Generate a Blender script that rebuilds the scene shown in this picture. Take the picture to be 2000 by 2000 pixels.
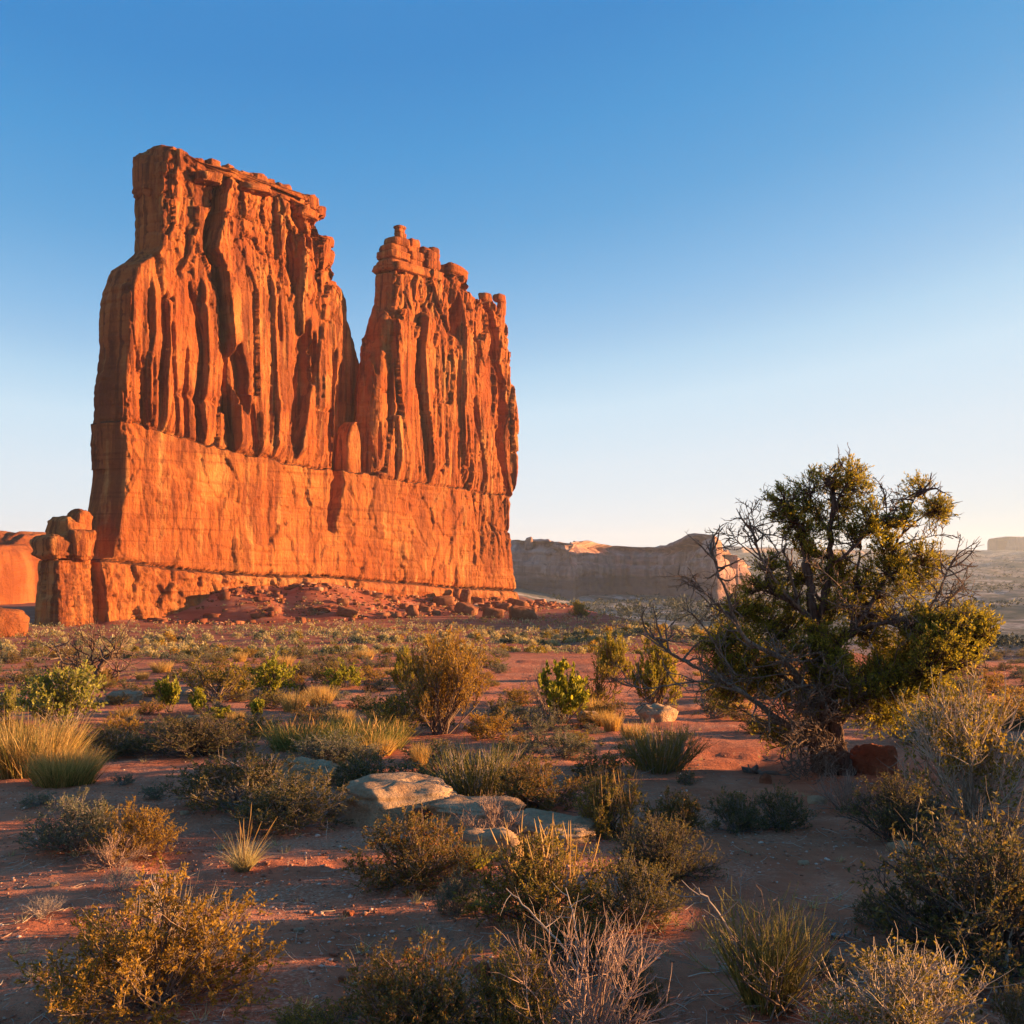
import bpy, math, random
import numpy as np
from mathutils import Vector

# ------------------------------------------------------------------ scene, camera, sky, sun, exposure
for o in list(bpy.data.objects):
    bpy.data.objects.remove(o, do_unlink=True)
SC = bpy.context.scene
COL = SC.collection
R_ = math.radians

F_PX = 2144.0                     # focal length in pixels of the 2000 px photograph
CAM = np.array([0.0, 0.0, 1.9])
TILT = math.atan(85.0 / F_PX)
cam_data = bpy.data.cameras.new('camera')
cam_data.sensor_width = 36.0
cam_data.lens = 36.0 * F_PX / 2000.0
cam_data.clip_start = 0.05
cam_data.clip_end = 40000.0
cam = bpy.data.objects.new('camera', cam_data)
cam.location = CAM
cam.rotation_euler = (math.pi / 2 + TILT, 0, 0)
COL.objects.link(cam)
SC.camera = cam

SUN_EL = R_(7.0)
SUN_AZ = R_(79.0)                 # clockwise from +Y (the way the camera looks)
world = bpy.data.worlds.new('World')
SC.world = world
world.use_nodes = True
wn = world.node_tree
wn.nodes.clear()
sky = wn.nodes.new('ShaderNodeTexSky')
sky.sky_type = 'NISHITA'
sky.sun_disc = False
sky.sun_elevation = SUN_EL
sky.sun_rotation = SUN_AZ
sky.altitude = 1400
sky.air_density = 1.0
sky.dust_density = 0.4
sky.ozone_density = 2.0
bg = wn.nodes.new('ShaderNodeBackground')
bg.inputs['Strength'].default_value = 0.15
wo = wn.nodes.new('ShaderNodeOutputWorld')
# the photograph's blue-to-white grading: the sky's own brightness drives its colour, the same all round
sep = wn.nodes.new('ShaderNodeSeparateColor')
dv = wn.nodes.new('ShaderNodeMath'); dv.operation = 'DIVIDE'; dv.inputs[1].default_value = 6.0
skr = wn.nodes.new('ShaderNodeValToRGB')
_st = [(0.000, (.042, .205, .51)), (0.093, (.045, .24, .565)), (0.110, (.068, .295, .615)), (0.134, (.118, .355, .655)), (0.168, (.23, .465, .735)), (0.190, (.31, .53, .765)), (0.217, (.42, .63, .815)), (0.262, (.56, .725, .855)), (0.367, (.66, .760, .845)), (0.535, (.71, .775, .825)), (0.824, (.735, .78, .755))]
while len(skr.color_ramp.elements) < len(_st):
    skr.color_ramp.elements.new(0.5)
for _e, (_p, _c) in zip(skr.color_ramp.elements, _st):
    _e.position = _p; _e.color = (*_c, 1)
scl = wn.nodes.new('ShaderNodeVectorMath'); scl.operation = 'SCALE'; scl.inputs['Scale'].default_value = 0.283 / 0.15
wn.links.new(sky.outputs[0], sep.inputs[0]); wn.links.new(sep.outputs[0], dv.inputs[0])
wn.links.new(dv.outputs[0], skr.inputs[0]); wn.links.new(skr.outputs[0], scl.inputs[0])
wn.links.new(scl.outputs[0], bg.inputs[0])
wn.links.new(bg.outputs[0], wo.inputs[0])

sd = bpy.data.lights.new('sun', 'SUN')
sd.energy = 5.0
sd.angle = R_(0.5)
sd.color = (1.0, 0.57, 0.24)
sun = bpy.data.objects.new('sun', sd)
sv = Vector((math.cos(SUN_EL) * math.sin(SUN_AZ), math.cos(SUN_EL) * math.cos(SUN_AZ), math.sin(SUN_EL)))
sun.rotation_euler = sv.to_track_quat('Z', 'Y').to_euler()
sun.location = (40, 10, 30)
COL.objects.link(sun)

SC.view_settings.view_transform = 'Standard'
SC.view_settings.look = 'None'
SC.view_settings.exposure = 1.95
SC.view_settings.gamma = 1.0
SC.view_settings.use_curve_mapping = False
SC.render.engine = 'CYCLES'

# ------------------------------------------------------------------ helpers: noise
def _h(ix, iy, iz, seed):
    n = (ix.astype(np.int64) * 374761393 + iy.astype(np.int64) * 668265263 +
         iz.astype(np.int64) * 2147483647 + seed * 974634541) & 0xFFFFFFFF
    n = ((n ^ (n >> 13)) * 1274126177) & 0xFFFFFFFF
    n = ((n ^ (n >> 16)) * 2246822519) & 0xFFFFFFFF
    return ((n ^ (n >> 15)) & 0xFFFFFF) / float(0x1000000)

def vn(x, y, z=None, seed=0):
    """value noise in -1..1"""
    x = np.asarray(x, float); y = np.asarray(y, float)
    x, y = np.broadcast_arrays(x, y)
    if z is None:
        fx = np.floor(x); fy = np.floor(y)
        tx = x - fx; ty = y - fy
        tx = tx * tx * tx * (tx * (tx * 6 - 15) + 10); ty = ty * ty * ty * (ty * (ty * 6 - 15) + 10)
        o = np.zeros_like(fx)
        a = _h(fx, fy, o, seed); b = _h(fx + 1, fy, o, seed)
        c = _h(fx, fy + 1, o, seed); d = _h(fx + 1, fy + 1, o, seed)
        return 2 * ((a + (b - a) * tx) * (1 - ty) + (c + (d - c) * tx) * ty) - 1
    z = np.broadcast_to(np.asarray(z, float), x.shape)
    fx = np.floor(x); fy = np.floor(y); fz = np.floor(z)
    tx = x - fx; ty = y - fy; tz = z - fz
    tx = tx * tx * (3 - 2 * tx); ty = ty * ty * (3 - 2 * ty); tz = tz * tz * (3 - 2 * tz)
    r = 0
    for dz in (0, 1):
        a = _h(fx, fy, fz + dz, seed); b = _h(fx + 1, fy, fz + dz, seed)
        c = _h(fx, fy + 1, fz + dz, seed); d = _h(fx + 1, fy + 1, fz + dz, seed)
        p = (a + (b - a) * tx) * (1 - ty) + (c + (d - c) * tx) * ty
        r = r + p * (tz if dz else 1 - tz)
    return 2 * r - 1

def fbm(x, y, z=None, oct=4, seed=0, gain=0.5):
    s = 0; a = 1.0; t = 0
    for i in range(oct):
        k = 2.03 ** i
        s = s + a * vn(x * k, y * k, None if z is None else z * k, seed + i * 17)
        t += a; a *= gain
    return s / t

def sst(e0, e1, x):
    t = np.clip((x - e0) / (e1 - e0), 0, 1)
    return t * t * (3 - 2 * t)

def rnd(i, seed):
    i = np.asarray(i)
    z = np.zeros_like(i)
    return _h(i, z, z, seed)

# ------------------------------------------------------------------ helpers: meshes and things
def mesh_from(name, V, Q=None, T=None, smooth=False):
    """V (n,3); Q quads (m,4) and / or T triangles (k,3)"""
    V = np.asarray(V, np.float32).reshape(-1, 3)
    Q = np.zeros((0, 4), np.int32) if Q is None else np.asarray(Q, np.int32).reshape(-1, 4)
    T = np.zeros((0, 3), np.int32) if T is None else np.asarray(T, np.int32).reshape(-1, 3)
    me = bpy.data.meshes.new(name)
    me.vertices.add(len(V)); me.vertices.foreach_set('co', V.ravel())
    nl = len(Q) * 4 + len(T) * 3
    me.loops.add(nl)
    me.loops.foreach_set('vertex_index', np.concatenate([Q.ravel(), T.ravel()]).astype(np.int32))
    me.polygons.add(len(Q) + len(T))
    st = np.concatenate([np.arange(len(Q)) * 4, len(Q) * 4 + np.arange(len(T)) * 3]).astype(np.int32)
    me.polygons.foreach_set('loop_start', st)
    if smooth:
        me.polygons.foreach_set('use_smooth', np.ones(len(Q) + len(T), bool))
    me.update(calc_edges=True)
    me.validate()
    return me

def add_obj(name, me, mat=None, parent=None, loc=None, kind=None):
    o = bpy.data.objects.new(name, me)
    if mat is not None and me is not None and not me.materials:
        me.materials.append(mat)
    elif mat is not None and me is not None and me.materials[0] != mat:      # shared mesh, material of its own
        o.material_slots[0].link = 'OBJECT'; o.material_slots[0].material = mat
    COL.objects.link(o)
    if parent is not None:
        o.parent = parent
    if loc is not None:
        o.location = loc
    if kind:
        o['kind'] = kind
    return o

def tag(o, label, cat, group=None):
    o['label'] = label; o['category'] = cat
    if group:
        o['group'] = group
    return o

def thing(name, label, cat, loc=(0, 0, 0), rz=0.0, group=None, scale=None):
    o = bpy.data.objects.new(name, None)
    o.empty_display_size = 0.2
    COL.objects.link(o)
    o.location = loc; o.rotation_euler = (0, 0, rz)
    if scale is not None:
        o.scale = scale
    return tag(o, label, cat, group)

# ------------------------------------------------------------------ helpers: camera geometry
CT, ST = math.cos(TILT), math.sin(TILT)
def ray(px, py):
    """direction (with unit forward depth along +Y) through a pixel of the 2000 px photograph"""
    a = (np.asarray(px, float) - 1000) / F_PX
    b = -(np.asarray(py, float) - 1000) / F_PX
    y = CT - b * ST
    z = ST + b * CT
    return a / y, z / y            # x and z per metre of y

# ------------------------------------------------------------------ helpers: materials
class NT:
    def __init__(s, name):
        s.m = bpy.data.materials.new(name); s.m.use_nodes = True
        s.t = s.m.node_tree; s.t.nodes.clear()
        s.out = s.t.nodes.new('ShaderNodeOutputMaterial')
    def n(s, typ, **kw):
        nd = s.t.nodes.new('ShaderNode' + typ)
        for k, v in kw.items():
            setattr(nd, k, v)
        return nd
    def l(s, a, b):
        s.t.links.new(a, b)
    def val(s, sock, v):
        if hasattr(v, 'is_linked') or hasattr(v, 'links'):
            s.l(v, sock)
        else:
            sock.default_value = v
    def pos(s, scale=(1, 1, 1), rot=(0, 0, 0), obj=False):
        if obj:
            src = s.n('TexCoord').outputs['Object']
        else:
            src = s.n('NewGeometry').outputs['Position']
        mp = s.n('Mapping')
        mp.inputs['Scale'].default_value = scale
        mp.inputs['Rotation'].default_value = rot
        s.l(src, mp.inputs['Vector'])
        return mp.outputs[0]
    def noise(s, vec, scale, detail=4, rough=0.55, dist=0.0):
        nd = s.n('TexNoise')
        s.l(vec, nd.inputs['Vector'])
        nd.inputs['Scale'].default_value = scale
        nd.inputs['Detail'].default_value = detail
        nd.inputs['Roughness'].default_value = rough
        nd.inputs['Distortion'].default_value = dist
        return nd.outputs['Fac']
    def ramp(s, fac, stops, interp='LINEAR'):
        r = s.n('ValToRGB')
        r.color_ramp.interpolation = interp
        e = r.color_ramp.elements
        while len(e) < len(stops):
            e.new(0.5)
        for i, (p, c) in enumerate(stops):
            e[i].position = p
            e[i].color = (c[0], c[1], c[2], 1) if not isinstance(c, (int, float)) else (c, c, c, 1)
        s.l(fac, r.inputs[0])
        return r.outputs[0]
    def mix(s, fac, a, b, blend='MIX'):
        m = s.n('Mix', data_type='RGBA', blend_type=blend)
        s.val(m.inputs[0], fac)
        for sock, v in ((m.inputs[6], a), (m.inputs[7], b)):
            if isinstance(v, tuple):
                sock.default_value = (v[0], v[1], v[2], 1)
            else:
                s.l(v, sock)
        return m.outputs[2]
    def math(s, op, a, b=0.0):
        m = s.n('Math', operation=op)
        s.val(m.inputs[0], a); s.val(m.inputs[1], b)
        return m.outputs[0]
    def maprange(s, v, a, b, c=0.0, d=1.0):
        m = s.n('MapRange')
        s.l(v, m.inputs[0])
        for i, x in enumerate((a, b, c, d)):
            m.inputs[1 + i].default_value = x
        return m.outputs[0]
    def finish(s, color, rough=0.9, bump=None, dist=0.05, strength=1.0, spec=0.15):
        p = s.n('BsdfPrincipled')
        if isinstance(color, tuple):
            p.inputs['Base Color'].default_value = (*color, 1)
        else:
            s.l(color, p.inputs['Base Color'])
        p.inputs['Roughness'].default_value = rough
        p.inputs['Specular IOR Level'].default_value = spec
        if bump is not None:
            b = s.n('Bump')
            b.inputs['Distance'].default_value = dist
            b.inputs['Strength'].default_value = strength
            s.l(bump, b.inputs['Height'])
            s.l(b.outputs[0], p.inputs['Normal'])
        s.p = p
        s.l(p.outputs[0], s.out.inputs['Surface'])
        return s.m

def mat_cliff(name='red_sandstone_cliff', k=(1, 1, 1), varnish=0.80, beds=0.30):
    """red sandstone of the tower: bedding bands, desert varnish streaks, paler fresh faces"""
    t = NT(name)
    P = t.pos()
    big = t.noise(P, 0.045, 5, 0.6, 0.6)
    c = t.ramp(big, [(a, tuple(x * y for x, y in zip(c_, k))) for a, c_ in ((0.28, (0.235, 0.052, 0.0165)), (0.45, (0.345, 0.092, 0.027)), (0.58, (0.41, 0.127, 0.037)), (0.74, (0.49, 0.195, 0.062)))])
    streak = t.noise(t.pos((0.42, 0.42, 0.022)), 1.0, 6, 0.65, 0.5)
    c = t.mix(t.maprange(streak, 0.48, 0.58, 0, varnish), c, (0.100, 0.027, 0.015))
    curt = t.noise(t.pos((0.075, 0.075, 0.016)), 1.0, 5, 0.6, 0.6)
    c = t.mix(t.maprange(curt, 0.54, 0.60, 0, varnish * 0.75), c, (0.135, 0.036, 0.018))
    pale = t.noise(t.pos((0.30, 0.30, 0.035)), 1.0, 4, 0.6, 0.3)
    c = t.mix(t.maprange(pale, 0.56, 0.72, 0, 0.65), c, (0.55, 0.275, 0.090))
    band = t.noise(t.pos((0.03, 0.03, 0.30), (0.035, 0.03, 0)), 1.0, 5, 0.6, 0.5)
    c = t.mix(t.maprange(band, 0.50, 0.66, 0, beds), c, (0.22, 0.066, 0.027))
    thin = t.noise(t.pos((0.02, 0.02, 1.1), (0.05, 0.045, 0)), 1.0, 4, 0.6, 0.3)
    c = t.mix(t.maprange(thin, 0.56, 0.66, 0, beds), c, t.mix(1.0, c, (0.55, 0.45, 0.42), 'MULTIPLY'))
    fine = t.noise(P, 1.3, 6, 0.7)
    c = t.mix(t.maprange(fine, 0.35, 0.7, 0.0, 0.45), c, t.mix(1.0, c, (0.62, 0.55, 0.55), 'MULTIPLY'))
    b = t.math('ADD', t.math('MULTIPLY', t.noise(P, 0.9, 8, 0.7), 1.0), t.math('MULTIPLY', t.noise(t.pos((1, 1, 0.18)), 1.6, 5, 0.6), 0.7))
    b = t.math('ADD', b, t.math('MULTIPLY', band, 0.12))
    return t.finish(c, 0.95, b, 0.7, 0.9, 0.05)

def mat_far_cliff(name, base, dark, pale, foot=None):
    t = NT(name)
    band = t.noise(t.pos((0.012, 0.012, 0.11)), 1.0, 5, 0.65, 0.6)
    c = t.ramp(band, [(0.3, dark), (0.5, base), (0.7, pale)])
    streak = t.noise(t.pos((0.12, 0.12, 0.012)), 1.0, 5, 0.6)
    c = t.mix(t.maprange(streak, 0.46, 0.57, 0, 0.85), c, dark)
    pal = t.noise(t.pos((0.05, 0.05, 0.010)), 1.0, 4, 0.6)
    c = t.mix(t.maprange(pal, 0.53, 0.63, 0, 0.7), c, tuple(min(0.8, v * 1.12) for v in pale))
    if foot:                                         # a darker bed of rock along the foot of the cliff
        sx = t.n('SeparateXYZ'); t.l(t.pos(), sx.inputs[0])
        hh = t.math('ADD', sx.outputs[2], t.math('MULTIPLY', t.noise(t.pos((0.01, 0.01, 0.02)), 1.0, 3, 0.6), 14.0))
        c = t.mix(t.maprange(hh, foot[0], foot[0] + 4.0, 0.85, 0.0), c, foot[1])
    b = t.math('ADD', t.noise(t.pos(), 0.25, 7, 0.7), t.math('MULTIPLY', band, 1.0))
    return t.finish(c, 0.95, b, 2.5, 1.0, 0.05)

def mat_rock(name, a, b_, c_, scale=4.0, obj=True):
    t = NT(name)
    P = t.pos(obj=obj)
    n1 = t.noise(P, scale, 6, 0.65, 0.4)
    c = t.ramp(n1, [(0.3, a), (0.52, b_), (0.72, c_)])
    n2 = t.noise(P, scale * 9, 6, 0.7)
    c = t.mix(t.maprange(n2, 0.45, 0.75, 0, 0.5), c, t.mix(1.0, c, (0.45, 0.42, 0.4), 'MULTIPLY'))
    return t.finish(c, 0.92, t.math('ADD', n2, t.math('MULTIPLY', n1, 1.5)), 0.18 / scale, 1.0, 0.1)

# ------------------------------------------------------------------ the butte's frame: u along the lit face, w out of it, z up
FD = np.array([0.640, 0.768]); FN = np.array([0.768, -0.640])
P0 = np.array([-106.0, 300.0])
def face_uz(px, py, w=0.0):
    rx, rz = ray(px, py)
    k = (FN @ P0 + w) / (FN[0] * rx + FN[1])
    x, y = rx * k, k
    return (x - P0[0]) * FD[0] + (y - P0[1]) * FD[1], CAM[2] + rz * k
def to_world(u, w, z):
    return np.stack([P0[0] + FD[0] * u + FN[0] * w, P0[1] + FD[1] * u + FN[1] * w, z + 0 * u], -1)
def line_uz(pts, w=0.0):
    a = np.array(pts, float)
    u, z = face_uz(a[:, 0], a[:, 1], w)
    return u, z

# bedding joints and talus line across the face, traced as points of the cliff
U_LINE = line_uz([(150, 812), (199, 817), (250, 823), (285, 833), (342, 847), (399, 864), (455, 881), (498, 888), (547, 903), (600, 911), (649, 917), (702, 922), (780, 934), (873, 951), (935, 960), (1015, 967), (1060, 972)])
M_LINE = line_uz([(150, 915), (300, 945), (399, 965), (500, 990), (562, 999), (655, 1008), (748, 1021), (829, 1032), (960, 1037), (1050, 1043)])
L_LINE = line_uz([(83, 1089), (171, 1093), (216, 1095), (285, 1104), (342, 1112), (399, 1117), (484, 1123), (560, 1126), (637, 1126), (717, 1134), (798, 1139), (873, 1147), (1009, 1154), (1060, 1157)])
T_LINE = line_uz([(60, 1222), (120, 1222), (171, 1209), (250, 1208), (313, 1205), (342, 1192), (413, 1152), (480, 1146), (550, 1142), (600, 1140), (649, 1141), (700, 1150), (764, 1163), (830, 1165), (888, 1167), (960, 1170), (1012, 1173), (1060, 1178)])
zU = lambda u: np.interp(u, *U_LINE) + 0.9 * fbm(np.asarray(u, float) * 0.12, np.asarray(u, float) * 0, oct=3, seed=15) + 0.5 * fbm(np.asarray(u, float) * 0.6, np.asarray(u, float) * 0 + 5, oct=2, seed=16)
zM = lambda u: np.interp(u, *M_LINE)
zL = lambda u: np.interp(u, *L_LINE)
zT = lambda u: np.interp(u, *T_LINE)

# ------------------------------------------------------------------ the ground
_ND = [0, 5, 15, 30, 60, 100, 200, 300, 430, 700, 9000]
_NZ = [0, -.10, -.45, -.95, -3.4, -6.5, -13.0, -16.0, -16.5, -21, -22]
def ground_z(x, y, fine=True):
    x = np.asarray(x, float); y = np.asarray(y, float)
    d = np.hypot(x, y)
    az = np.degrees(np.arctan2(x, y))
    nat = np.interp(d, _ND, _NZ)
    nat = nat + 1.6 * sst(2, 7, az) * sst(60, 130, d)
    crest = np.interp(az, [-60, 0, 1.2, 4, 8.6, 13, 20, 27, 90], [700, 600, 440, 330, 185, 95, 60, 52, 52])
    val = np.interp(az, [-4, 3], [-22, -45])
    rise = sst(1500, 6400, d)
    val = val + rise * np.interp(az, [-4, 3], [30, 70])
    w = sst(0, 1, (d - crest) / (110 + 0.7 * crest))
    z = nat * (1 - w) + val * w
    # talus banked against the butte
    u = (x - P0[0]) * FD[0] + (y - P0[1]) * FD[1]
    v = (x - P0[0]) * FN[0] + (y - P0[1]) * FN[1]
    inside = sst(-26, -6, u) * (1 - sst(172, 190, u)) * sst(-60, -18, v)
    n1 = fbm(x * 0.045, y * 0.045, oct=4, seed=5)
    n2 = fbm(x * 0.16, y * 0.16, oct=4, seed=6)
    gul = np.abs(fbm((u + 0.3 * v) * 0.085, v * 0.02, oct=3, seed=7))           # gullies running down slope
    tal = zT(np.clip(u, -30, 172)) + 0.3 - (0.30 + 0.10 * n1) * np.maximum(v, 0) + (1.3 * n1 + 1.0 * n2 + 1.6 * (gul - 0.25)) * sst(1, 12, v)
    # debris cone in front of the wall
    cu, cz = face_uz(562, 1142)
    cone = cz + 0.5 - 0.36 * np.hypot(u - cu + 2, (v - 9) * 0.9) + 0.9 * n1 + 0.7 * n2 + 1.2 * (gul - 0.25)
    tal = np.maximum(tal, cone)
    tal = tal * inside + (1 - inside) * -200
    k = 1.2
    h = np.clip(0.5 + 0.5 * (tal - z) / k, 0, 1)
    z = z * (1 - h) + np.maximum(tal, -60) * h + k * h * (1 - h) * (tal > -100)
    # an added, unseen earth bank right of the view, shaped to shade the foreground
    bx = x - (0.52 * np.clip(y, -5, 60) + 2.9)
    bk = np.exp(-(bx / (0.9 + 0.045 * np.abs(y))) ** 2) * (1 - sst(20, 34, y)) * sst(-6, 1, y)
    z = z + bk * np.maximum(np.interp(y, [0, 5, 10, 12, 17, 24], [0.6, 0.78, 1.25, 1.25, 0.7, 0.4]) + 0.25 * fbm(x * 0.5, y * 0.5, oct=3, seed=24), 0.1)
    # a rocky rise beyond the right of the view; it keeps the low sun off the slope below the butte
    rdg = np.exp(-((x - 325) / 48.0) ** 2) * sst(40, 130, y) * (1 - sst(395, 450, y)) * sst(26.5, 31, az)
    z = np.where(rdg > 0.002, np.maximum(z, z + rdg * (27 + 6 * (1 - sst(170, 300, y)) - z + 5 * fbm(x * 0.02, y * 0.02, oct=4, seed=25))), z)
    # hummocks at several scales
    z = z + 0.09 * fbm(x * 0.30, y * 0.30, oct=3, seed=11) * sst(1, 6, d) * (1 - sst(200, 500, d))
    z = z + 0.55 * fbm(x * 0.055, y * 0.075, oct=4, seed=12) * sst(22, 90, d) * (1 - sst(500, 900, d))
    far = sst(550, 1300, d)
    if np.any(far > 0):
        f = fbm(x * 0.0042, y * 0.0042, oct=5, seed=13)
        ter = f * 5.0
        ter = np.floor(ter) + sst(0.35, 0.75, ter - np.floor(ter))
        z = z + far * (ter * 2.6 + 4.0 * fbm(x * 0.0016, y * 0.0016, oct=3, seed=14)) * (0.6 + 0.9 * sst(1500, 4500, d))
    if fine:
        nr = 1 - sst(25, 60, d)
        z = z + nr * (0.022 * fbm(x * 1.3, y * 1.3, oct=3, seed=21) + 0.009 * fbm(x * 6, y * 6, oct=3, seed=22))
        # little eroded rills and foot marks
        rr = fbm(x * 2.6, y * 4.2, oct=2, seed=23)
        z = z - nr * 0.018 * sst(0.32, 0.62, rr)
    return z

_YS = np.concatenate([np.geomspace(2.5, 60, 1800), np.geomspace(60.2, 1500, 1500)])
def at(px, py):
    """where the sight line through a pixel meets the ground"""
    rx, rz = ray(px, py)
    xs = rx * _YS
    dz = CAM[2] + rz * _YS - ground_z(xs, _YS, fine=False)
    i = np.argmax(dz < 0)
    if dz[i] >= 0:
        i = len(_YS) - 1
    y = _YS[i]
    return float(rx * y), float(y), float(ground_z(np.array([rx * y]), np.array([y]))[0])

def mat_ground():
    t = NT('red_desert_soil')
    P = t.pos()
    n1 = t.noise(P, 0.5, 6, 0.6, 0.5)
    n2 = t.noise(P, 5.0, 6, 0.7)
    n3 = t.noise(P, 42.0, 5, 0.7)
    soil = t.ramp(n1, [(0.32, (0.42, 0.125, 0.059)), (0.5, (0.52, 0.175, 0.087)), (0.68, (0.61, 0.235, 0.126))])
    soil = t.mix(t.maprange(n2, 0.45, 0.72, 0, 0.7), soil, (0.37, 0.095, 0.043))
    # gravelly, paler patches
    gp = t.noise(P, 0.62, 4, 0.6, 0.8)
    gravel = t.ramp(n3, [(0.35, (0.28, 0.090, 0.046)), (0.5, (0.55, 0.215, 0.120)), (0.64, (0.70, 0.39, 0.24))])
    soil = t.mix(t.math('MULTIPLY', t.maprange(gp, 0.47, 0.60), t.maprange(n3, 0.40, 0.60, 0.15, 0.8)), soil, gravel)
    # the slope below the butte: redder, with bands of paler gravel
    mid = t.ramp(t.noise(t.pos((0.055, 0.16, 0.3)), 1.0, 7, 0.68, 0.4), [(0.35, (0.25, 0.060, 0.031)), (0.52, (0.32, 0.094, 0.049)), (0.66, (0.38, 0.165, 0.098))])
    sx = t.n('SeparateXYZ'); t.l(P, sx.inputs[0])
    dist = t.n('VectorMath', operation='LENGTH'); t.l(P, dist.inputs[0])
    dd = dist.outputs['Value']
    c = t.mix(t.maprange(dd, 18, 70), soil, mid)
    # the far country: pale slickrock, olive flats, junipers
    f1 = t.noise(t.pos((0.010, 0.0075, 0.05)), 1.0, 8, 0.68, 0.9)
    fc = t.ramp(f1, [(0.36, (0.080, 0.080, 0.054)), (0.45, (0.135, 0.120, 0.082)), (0.52, (0.22, 0.155, 0.110)), (0.57, (0.46, 0.38, 0.31)), (0.61, (0.26, 0.175, 0.125)), (0.72, (0.19, 0.110, 0.075))])
    speck = t.noise(t.pos((0.10, 0.10, 0.10)), 1.0, 3, 0.6)
    fc = t.mix(t.maprange(speck, 0.52, 0.60, 0, 0.8), fc, (0.055, 0.058, 0.036))
    c = t.mix(t.maprange(dd, 480, 640), c, fc)
    h = t.math('ADD', t.math('MULTIPLY', n3, 0.35), t.math('MULTIPLY', n2, 1.6))
    h = t.math('ADD', h, t.math('MULTIPLY', t.noise(P, 130.0, 3, 0.6), 0.12))
    return t.finish(c, 0.95, h, 0.05, 1.0, 0.08)

def build_ground():
    fineA = np.radians(np.linspace(-34, 34, 345))
    coarse = np.radians(np.linspace(34, 326, 74)[1:-1])
    A = np.concatenate([fineA, coarse])
    Rr = [0.6, 1.2, 1.8, 2.4]
    r = 2.9
    while r < 42: Rr.append(r); r *= 1.0122
    while r < 7200: Rr.append(r); r *= 1.0215
    Rr = np.array(Rr + [7300.0])
    RR, AA = np.meshgrid(Rr, A, indexing='ij')
    x = RR * np.sin(AA); y = RR * np.cos(AA)
    z = ground_z(x, y)
    V = np.stack([x, y, z], -1).reshape(-1, 3)
    nr, na = RR.shape
    i = np.arange(nr - 1)[:, None] * na; j = np.arange(na)[None]; j2 = (j + 1) % na
    Q = np.stack([i + j, i + na + j, i + na + j2, i + j2], -1).reshape(-1, 4)[:, ::-1]
    V = np.vstack([V, [[0, 0, float(ground_z(np.array([0.]), np.array([0.]))[0])]]])
    c = len(V) - 1
    T = np.stack([np.full(na, c), np.arange(na), (np.arange(na) + 1) % na], -1)[:, ::-1]
    me = mesh_from('ground', V, Q, T, smooth=True)
    return add_obj('ground', me, mat_ground(), kind='structure')
build_ground()

# ------------------------------------------------------------------ relief of the sandstone face
def cell1(u, sp, seed):
    """jittered columns along u: id, distance to the nearest edge, position across the column -1..1"""
    i = np.floor(u / sp)
    best = np.full(u.shape, 1e9); second = np.full(u.shape, 1e9); bid = np.zeros(u.shape); off = np.zeros(u.shape)
    for k in (-1, 0, 1):
        p = (i + k + 0.12 + 0.76 * rnd(i + k, seed)) * sp
        dd = np.abs(u - p)
        m = dd < best
        second = np.where(m, best, np.minimum(second, dd))
        off = np.where(m, u - p, off)
        bid = np.where(m, i + k, bid)
        best = np.where(m, dd, best)
    return bid, (second - best) * 0.5, off / sp

def ribs(u, z, sp, seg, seed):
    b, e, o = cell1(u, sp, seed)
    ln = seg * (0.6 + 0.9 * rnd(b, seed + 1))
    zz = z / ln + rnd(b, seed + 2) * 7
    si = np.floor(zz); f = zz - si
    h = _h(b, si, np.zeros_like(b), seed + 3)
    hn = _h(b, si + 1, np.zeros_like(b), seed + 3)
    h = h + (hn - h) * sst(0.93, 1.0, f)
    bulge = 1 - (2 * np.abs(o)) ** 2
    crease = np.exp(-(e / (0.06 * sp)) ** 2)
    return (h - 0.5) * 2 + 0.45 * bulge - 0.55 * crease + 0.55 * o * (rnd(b, seed + 5) - 0.25) * 2

GROOVES = []      # (z array ascending, u array, half width m, depth, sharp)
def groove(pts, hw, depth):
    u, z = line_uz(pts)
    o = np.argsort(z)
    GROOVES.append((z[o], u[o], hw, depth))
groove([(432, 300), (431, 340), (428, 364), (421, 409), (408, 455), (404, 490), (424, 523), (430, 577), (436, 634), (438, 677)], 1.5, 11)   # the great crack
groove([(441, 672), (446, 740), (445, 800), (452, 882)], 1.6, 3.5)
groove([(458, 690), (462, 740), (470, 790)], 3.2, 3.2)                                                                       # alcove
groove([(946, 586), (959, 617), (968, 666), (971, 705), (984, 756), (986, 808), (979, 860), (990, 920), (1000, 972)], 2.8, 8.0)   # right hand chimney
groove([(596, 640), (590, 700), (588, 770), (572, 860)], 2.8, 3.2)
groove([(612, 660), (608, 740)], 1.4, 2.6)
groove([(566, 470), (570, 505), (572, 560)], 2.0, 4.0)
groove([(560, 380), (572, 410), (578, 440), (596, 468)], 2.4, 4.0)
groove([(652, 690), (647, 780), (640, 860), (646, 905)], 1.2, 2.0)
groove([(292, 575), (294, 650)], 0.8, 2.6)
groove([(318, 590), (322, 660), (314, 740), (312, 830)], 0.9, 2.8)
groove([(278, 700), (282, 826)], 0.7, 2.0)
groove([(300, 705), (296, 825)], 0.7, 2.2)
groove([(372, 560), (388, 620), (396, 690), (386, 780), (392, 858)], 1.1, 3.4)
groove([(366, 690), (362, 780), (366, 845)], 0.9, 2.4)
groove([(335, 640), (338, 720), (345, 840)], 0.8, 1.8)
groove([(540, 590), (545, 660)], 0.9, 2.2)
groove([(520, 860), (524, 800), (528, 720)], 0.7, 1.6)
groove([(486, 800), (492, 870)], 1.2, 2.6)
groove([(748, 620), (744, 680), (742, 720)], 1.0, 2.6)
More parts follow.
